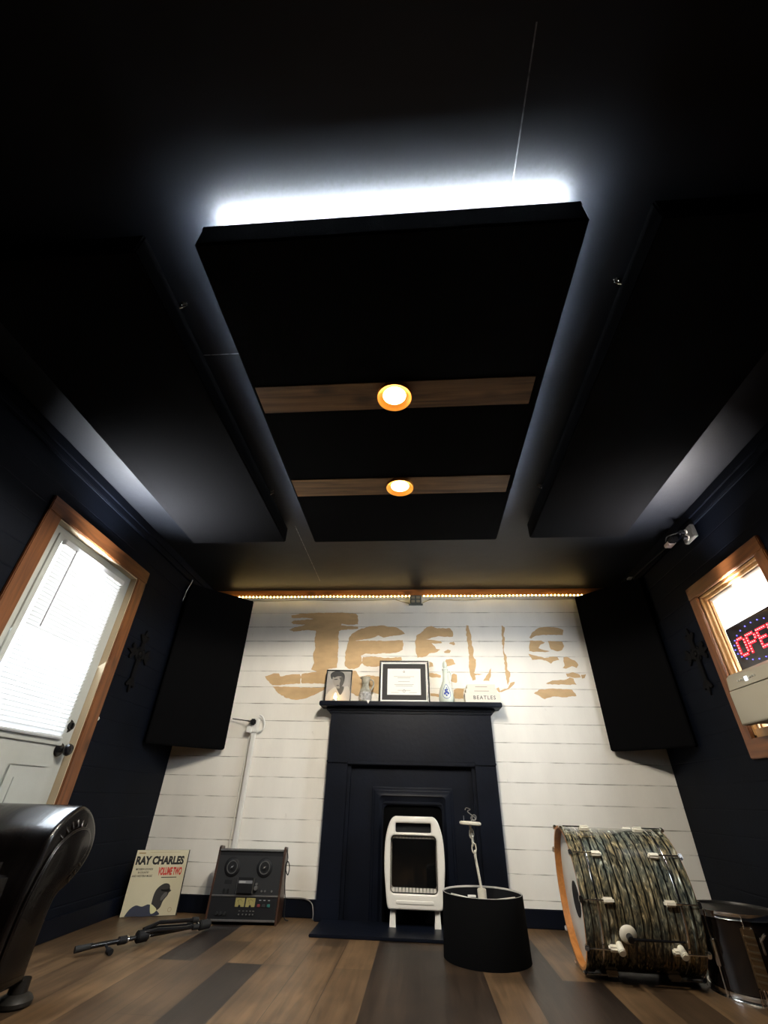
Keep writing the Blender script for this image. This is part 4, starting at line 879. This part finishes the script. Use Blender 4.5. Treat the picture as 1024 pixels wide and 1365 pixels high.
cd = thing('tealight_candle', 'small lit tealight in front of the portrait photo', 'candle', (-.560, -.128, MZ))
MB().lathe([(0, 0), (.019, 0), (.020, .014), (.0185, .014), (.018, .010), (0, .010)], 28).build('cup', SATIN, cd)
MB().lathe([(0, .0105), (.0178, .0108)], 24).cyl((0, 0, .010), (0, 0, .016), .0008, n=6).build('wax', mat('candle wax', (.8, .7, .45), .5), cd)
MB().lathe([(0, .014), (.009, .019), (.012, .028), (.009, .040), (.003, .054), (0, .060)], 20).build('flame', emis('candle flame', (1., .62, .2), 30.), cd)

pt = thing('glass_pitcher', 'small cut glass pitcher between the portrait photo and the certificate', 'pitcher', (-.338, -.085, MZ))
CRY = mat('smoky cut glass', (.80, .74, .58), .06, spec=.7, var=.5, vs=22, trans=.55)
MB().lathe([(0, .002), (.040, .0), (.044, .012), (.047, .05), (.043, .085), (.028, .112), (.024, .128), (.030, .15), (.034, .17), (.038, .184), (.034, .184), (.030, .165), (.020, .13), (.024, .11), (.038, .08), (.042, .05), (.038, .012), (0, .008)], 14).build('body', CRY, pt, ang=10)
MB().tube(smoothline([(.030, 0, .165), (.055, 0, .16), (.062, 0, .13), (.05, 0, .10), (.040, 0, .085)], 6), .0055, 8).build('handle', CRY, pt)
MB().lathe([(.0475, .012), (.050, .03), (.050, .055), (.046, .07)], 14).build('cut_band', mat('silver etched glass', (.55, .53, .5), .2, metal=.5, var=.6, vs=60), pt, ang=10)
MB().sph((-.030, 0, .178), .012, (1.4, .8, .6), 8).build('spout', CRY, pt)

ct = thing('certificate_frame', 'black framed certificate with wide dark mat at the centre of the mantel', 'picture frame', (-.042, -.07, MZ))
CM = frame((-.042, -.075, MZ), (1, 0, 0), (0, .07, 1)); cw, chh = .386, .320
def ring(x0, x1, y0, y1, t): return [[(x0, y0), (x1, y0), (x1, y1), (x0, y1)], [(x0 + t, y0 + t), (x0 + t, y1 - t), (x1 - t, y1 - t), (x1 - t, y0 + t)]]
MB().shape(ring(-cw / 2, cw / 2, 0, chh, .014), .022, .003, CM @ Matrix.Translation((0, 0, -.018))).build('frame', GLOSSBLACK, ct, True)
MB().shape(ring(-cw / 2 + .013, cw / 2 - .013, .013, chh - .013, .011), .012, 0, CM @ Matrix.Translation((0, 0, -.014))).build('cream_liner', PAPER, ct, True)
MB().box(-cw / 2 + .02, cw / 2 - .02, .02, chh - .02, -.012, -.006, M=CM).build('dark_mat', mat('brown black mat board', (.007, .005, .004), .6), ct, True)
MB().box(-.129, .129, .062, .258, -.006, -.005, M=CM).build('certificate', PAPER, ct, True)
GI = mat('grey ink', (.30, .27, .23), .6)
q = MB()
for y, w_ in ((.198, .08), (.188, .05), (.160, .045), (.138, .075), (.128, .065), (.095, .05)): q.box(-w_, w_, y - .0013, y + .0013, -.005, -.0046, M=CM)
q.box(-.1, -.04, .077, .079, -.005, -.0046, M=CM).box(.04, .1, .077, .079, -.005, -.0046, M=CM)
q.lathe([(.004, -.005), (.008, -.005), (.008, -.0045), (.004, -.0045)], 20, CM @ Matrix.Translation((0, .235, 0))).lathe([(.008, -.005), (.011, -.005), (.011, -.0045), (.008, -.0045)], 20, CM @ Matrix.Translation((0, .09, 0)))
q.build('print_lines', GI, ct, True)

bo = thing('decanter', 'pale porcelain stoppered decanter with a blue flower, beside the books', 'bottle', (.277, -.085, MZ))
PORC = mat('pale celadon porcelain', (.66, .72, .64), .18, coat=.5)
MB().lathe([(0, .002), (.046, 0), (.052, .008), (.056, .03), (.055, .06), (.046, .10), (.032, .135), (.021, .165), (.018, .20), (.0185, .235), (.024, .243), (.020, .25), (0, .25)], 40).build('body', PORC, bo)
MB().lathe([(0, .245), (.010, .247), (.014, .258), (.018, .275), (.015, .295), (.007, .308), (0, .312)], 28).build('stopper', PORC, bo)
MB().tube(smoothline([(.018, 0, .225), (.036, 0, .23), (.044, 0, .205), (.038, 0, .17), (.033, 0, .145)], 6), .005, 8).build('handle', PORC, bo)
BLU = mat('cobalt blue glaze', (.02, .05, .30), .3)
def bot_r(z):
    P_ = [(.046, 0), (.056, .03), (.055, .06), (.046, .10), (.032, .135), (.021, .165)]; P_ = [(.052, .008)] + P_[1:]
    for (r0, z0), (r1, z1) in zip(P_, P_[1:]):
        if z0 <= z <= z1: return r0 + (r1 - r0) * (z - z0) / (z1 - z0)
    return .05
q = MB(); pts = []
for i in range(28):
    t = 2 * PI * i / 28; a = .52 * math.sin(t) * (1 - .38 * math.cos(t)); z = .078 + .052 * math.cos(t)
    r = bot_r(z) + .0008; pts.append((r * math.sin(a), -r * math.cos(a), z))
q.tube(pts, .0018, 6, True)
for a, z, s in ((0, .07, .012), (-.2, .06, .009), (.22, .062, .009), (-.12, .085, .008), (.12, .088, .007), (.0, .048, .007), (.05, .100, .005)):
    r = bot_r(z); q.sph((r * math.sin(a), -r * math.cos(a), z), s, (1, .25, 1), 6)
q.build('blue_flower', BLU, bo)

BK = mat('cream book cloth', (.72, .67, .58), .6); PG = mat('book pages', (.62, .56, .44), .8)
def book(x0, x1, z0, z1, y0, y1, lab, txt=None, ts=.02):
    b_ = thing('book', lab, 'book', ((x0 + x1) / 2, (y0 + y1) / 2, z0), group='cream books on the mantel')
    MB().box(x0, x1, y0, y1, z0, z0 + .003, .001).box(x0, x1, y0, y1, z1 - .003, z1, .001).box(x0, x1, y0, y0 + .004, z0, z1, .0015).build('cover', BK, b_, True)
    MB().box(x0 + .004, x1 - .004, y0 + .004, y1 - .003, z0 + .003, z1 - .003).build('pages', PG, b_, True)
    if txt: MB().text(txt, ts, .0005, frame(((x0 + x1) / 2 + .012, y0 - .0001, (z0 + z1) / 2), (1, 0, 0), (0, 0, 1)), bold=.0006, sp=1.25, sx=1.0).build('spine_lettering', mat('grey ink dark', (.10, .09, .08), .6), b_, True, smooth=False)
    else: MB().box(x0 + .06, x1 - .06, y0 - .0004, y0 + .001, (z0 + z1) / 2 - .004, (z0 + z1) / 2 + .001).build('spine_print', mat('brown grey print', (.40, .34, .27), .6), b_, True)
book(.412, .668, MZ, MZ + .066, -.138, -.012, 'thickest cream book, lowest of the stack, with dark spine lettering', 'BEATLES', .036)
book(.422, .650, MZ + .0665, MZ + .0965, -.134, -.014, 'thin cream book in the middle of the stack')
book(.432, .640, MZ + .097, MZ + .128, -.130, -.016, 'thin cream book on top of the stack')
tag(MB().poly([(-.318, -.166, MZ + .004), (-.290, -.166, MZ + .004), (-.304, -.166, MZ - .020), (-.318, -.1635, MZ + .004), (-.290, -.1635, MZ + .004), (-.304, -.1635, MZ - .020)], [(0, 1, 2), (3, 5, 4), (0, 3, 4, 1), (1, 4, 5, 2), (2, 5, 3, 0)]).build('paper_scrap', PAPER), 'tiny white paper point hanging over the mantel edge by the pitcher', 'paper')

# ------------------------------------------------------------------ outlet, raceway and cables on the back wall
ol = thing('wall_outlet', 'white surface outlet box with black plug on the white wall by the left panel', 'outlet', (-1.165, -.002, 1.06))
MB().box(-1.215, -1.150, -.042, -.002, 1.02, 1.115, .005).build('box', WHITE_PL, ol, True)
MB().box(-1.205, -1.165, -.075, -.042, 1.068, 1.108, .008).build('black_plug', BLACK, ol, True)
MB().box(-1.228, -1.190, -.062, -.030, 1.015, 1.06, .004).build('adapter', WHITE_PL, ol, True)
MB().tube(smoothline([(-1.15, -.03, 1.14), (-1.125, -.03, 1.125), (-1.105, -.03, 1.085), (-1.108, -.03, 1.045), (-1.14, -.03, 1.025)], 6), .006, 8).build('white_cord', WHITE_PL, ol, True)
MB().tube(smoothline([(-1.205, -.066, 1.09), (-1.25, -.05, 1.098), (-1.30, -.04, 1.105), (-1.36, -.03, 1.112)], 5), .0035, 6).build('black_cord', RUBBER, ol, True)
rw = MB().box(-1.195, -1.165, -.032, -.0025, .02, 1.02, .003)
tag(rw.build('cable_raceway', WHITE_PL), 'slim white vertical cable cover running down the white wall behind the tape deck', 'cable cover')
q = MB().tube(smoothline([(-1.215, -.006, 1.02), (-1.217, -.006, .8), (-1.221, -.006, .5), (-1.228, -.006, .1)], 6), .0035, 6)
tag(q.build('wire', WHITE_PL), 'thin white wire beside the vertical cable cover on the white wall', 'wire')
sw = MB().sph((-1.797, -.945, .975), .008, (1, .7, 1.3), 8)
tag(sw.build('light_switch', WHITE_PL), 'tiny white light switch on the dark wall beside the door casing', 'light switch')  # small wall switch beside the casing

# ------------------------------------------------------------------ iron crosses
IRON = mat('black iron', (.0015, .0015, .002), .6, spec=.12)
def cross(name, M, lab):
    c = thing(name, lab, 'cross', M.translation)
    def arm_(rot, L):
        R_ = M @ Matrix.Rotation(rot, 4, 'Z')
        q = MB().box(-.021, .021, 0, L, 0, .010, .003, M=R_)
        # flared fleur end
        pts = smoothline([(-.012, L - .05, 0), (-.034, L - .028, 0), (-.050, L - .004, 0), (-.030, L + .006, 0), (-.016, L - .004, 0), (0, L + .040, 0), (.016, L - .004, 0), (.030, L + .006, 0), (.050, L - .004, 0), (.034, L - .028, 0), (.012, L - .05, 0)], 4)
        q.shape([[(p.x, p.y) for p in pts]], .011, .002, R_)
        q.build('arm', IRON, c, True)
    arm_(0, .12); arm_(PI / 2, .10); arm_(-PI / 2, .10); arm_(PI, .20)
    q = MB().lathe([(.026, 0), (.040, 0), (.042, .007), (.036, .012), (.028, .010), (.026, 0)], 28, M)
    for k in range(4): q.tube([(M @ Matrix.Rotation(k * PI / 2 + PI / 4, 4, 'Z')) @ Vector((.034 + .016 * math.cos(t), .016 * math.sin(t), .006)) for t in [2 * PI * i / 14 for i in range(14)]], .004, 6, True)
    q.sph((0, 0, .008), .018, (1, 1, .5), 8, M=M)
    q.build('rosette', IRON, c, True)
cross('wall_cross', frame((-1.797, -.765, 1.395), (0, 1, 0), (0, 0, 1)), 'black iron ornate cross hanging between the door and the left panel')
cross('wall_cross', frame((1.797, -.735, 1.415), (0, -1, 0), (0, 0, 1)), 'black ornate cross on the dark wall left of the window')

# ------------------------------------------------------------------ outlet with plugs high on the right wall
ob = thing('outlet_box', 'grey outlet box with black plugs high on the right wall above the window', 'outlet', (1.79, -1.145, 2.0))
MB().box(1.752, 1.78, -1.205, -1.095, 1.99, 2.075, .004).build('box', mat('grey metal cover', (.13, .125, .115), .45, metal=.4), ob, True)
for z in (2.013, 2.050): MB().lathe([(0, 0), (.018, 0), (.0175, .004), (0, .004)], 24, frame((1.752, -1.145, z), (0, -1, 0), (0, 0, 1))).build('socket', mat('pale socket', (.55, .5, .44), .45), ob, True)
MB().box(1.715, 1.749, -1.155, -1.128, 2.034, 2.064, .006).build('black_plug', BLACK, ob, True)
MB().cyl((1.725, -1.142, 2.013), (1.749, -1.142, 2.013), .012, n=14).build('black_plug', BLACK, ob, True)
MB().tube(smoothline([(1.72, -1.14, 2.055), (1.70, -1.08, 2.07), (1.72, -1.0, 2.10), (1.735, -.95, 2.09)], 6), .004, 6).build('black_cord', RUBBER, ob, True)
ap = thing('power_adapter', 'pinkish white power adapter hanging on the cord under the ceiling at right', 'adapter', (1.76, -.945, 2.06))
MB().box(1.735, 1.779, -.985, -.915, 2.062, 2.088, .004).build('body', mat('pinkish white plastic', (.66, .54, .50), .45), ap, True)
MB().box(1.730, 1.776, -1.03, -.975, 2.064, 2.095, .006).build('black_end', BLACK, ap, True)
q = MB().tube(smoothline([(1.765, -.92, 2.08), (1.764, -.6, 2.10), (1.764, -.36, 2.108), (1.752, -.27, 2.09), (1.60, -.14, 2.10), (1.50, -.03, 2.105)], 6), .0042, 6)
tag(q.build('cable', RUBBER), 'black cable running under the ceiling from the adapter to the string of lights', 'cable')
tag(MB().box(1.738, 1.782, -.345, -.305, 2.112, 2.124, .002).build('cable_clip', WHITE_PL), 'small white cable clip under the ceiling above the right corner panel', 'clip')
tag(MB().tube(smoothline([(-1.768, -.43, 2.09), (-1.772, -.44, 2.04), (-1.785, -.447, 1.98), (-1.79, -.45, 1.90)], 6), .0038, 6).build('cord', WHITE_PL), 'short pale cord on the dark wall at the top left of the left corner panel', 'cord')

# ------------------------------------------------------------------ light: daylight outside, area lights added inside the two openings
wd = bpy.data.worlds.new('daylight'); SC.world = wd; wd.use_nodes = True
nt = wd.node_tree; bg = nt.nodes['Background']; bg.inputs['Strength'].default_value = DAY
tc = nd(nt, 'ShaderNodeTexCoord'); sp = nd(nt, 'ShaderNodeSeparateXYZ'); nt.links.new(tc.outputs['Generated'], sp.inputs[0])
r = nd(nt, 'ShaderNodeValToRGB'); r.color_ramp.elements[0].position = .46; r.color_ramp.elements[0].color = (1., .97, .9, 1); r.color_ramp.elements[1].position = .52; r.color_ramp.elements[1].color = (.34, .40, .46, 1)
mr = nd(nt, 'ShaderNodeMapRange'); mr.inputs['From Min'].default_value = -1.; nt.links.new(sp.outputs['Z'], mr.inputs['Value']); nt.links.new(mr.outputs['Result'], r.inputs['Fac']); nt.links.new(r.outputs['Color'], bg.inputs['Color'])
sx = nd(nt, 'ShaderNodeMapRange'); sx.inputs['From Min'].default_value = -.3; sx.inputs['From Max'].default_value = .3; sx.inputs['To Min'].default_value = DAY; sx.inputs['To Max'].default_value = DAY * SUNSIDE
nt.links.new(sp.outputs['X'], sx.inputs['Value']); nt.links.new(sx.outputs['Result'], bg.inputs['Strength'])
def daylight(name, loc, d, sx, sy, watts, col, spread):  # added area lamp, boosting what blind and shade let through
    l = bpy.data.lights.new(name, 'AREA'); l.shape = 'RECTANGLE'; l.size = sx; l.size_y = sy; l.energy = watts; l.color = col; l.spread = math.radians(spread)
    o = bpy.data.objects.new(name, l); C.objects.link(o); o.location = loc; o.rotation_euler = Vector(d).to_track_quat('-Z', 'Y').to_euler()
daylight('door_fill', (-1.772, (GY0 + GY1) / 2 - .02, 1.28), (.55, .0, -.8), .85, .6, DOOR_W, (.82, .91, 1.), 110)  # added lamp, aimed down to put a highlight on the sofa arm
daylight('door_fill_up', (-1.735, (GY0 + GY1) / 2 - .03, 1.55), (.30, -.10, 1), .05, .55, DOOR_UP, (.93, .96, 1.), 95)  # added lamp, makes the bright ceiling patch on the door side
daylight('window_fill', (1.745, (WY0 + WY1) / 2, 1.57), (-1, .42, -.22), .3, .5, WIN_W, (.84, .92, 1.), 110)  # added lamp, cools and brightens the left part of the white wall
daylight('window_fill_up', (1.735, (WY0 + WY1) / 2 - .05, 1.60), (-.30, -.10, 1), .05, .5, WIN_UP, (1., .95, .95), 95)  # added lamp, makes the bright ceiling patch on the window side
def spot(name, x, y):
    l = bpy.data.lights.new(name, 'SPOT'); l.energy = DOWN; l.color = (1., .92, .79); l.spot_size = math.radians(SPOT_A); l.spot_blend = .15; l.shadow_soft_size = .04
    o = bpy.data.objects.new(name, l); C.objects.link(o); o.location = (x, y, 1.975)
spot('downlight_beam', -.008, -2.377); spot('downlight_beam', -.009, -1.765)

# ------------------------------------------------------------------ camera
f, yaw, pitch, roll, cx, cy, cz = CAMP
cam = bpy.data.cameras.new('camera'); cam.sensor_fit = 'HORIZONTAL'; cam.sensor_width = 36.; cam.lens = 36. * f / 1024.; cam.clip_start = .02
fwd = Vector((math.sin(yaw) * math.cos(pitch), math.cos(yaw) * math.cos(pitch), math.sin(pitch)))
rt = Vector((math.cos(yaw), -math.sin(yaw), 0)); up = rt.cross(fwd)
rt2 = rt * math.cos(roll) + up * math.sin(roll); up2 = -rt * math.sin(roll) + up * math.cos(roll)
co = bpy.data.objects.new('camera', cam); C.objects.link(co)
M = Matrix((rt2, up2, -fwd)).transposed().to_4x4(); M.translation = (cx, cy, cz); co.matrix_world = M
SC.camera = co
SC.view_settings.view_transform = 'Standard'; SC.view_settings.look = 'None'; SC.view_settings.gamma = 1.; SC.view_settings.use_curve_mapping = False
SC.view_settings.exposure = EXPO
SC.cycles.use_denoising = True
SC.cycles.max_bounces = 8; SC.cycles.sample_clamp_indirect = 6.; SC.cycles.caustics_reflective = False; SC.cycles.caustics_refractive = False
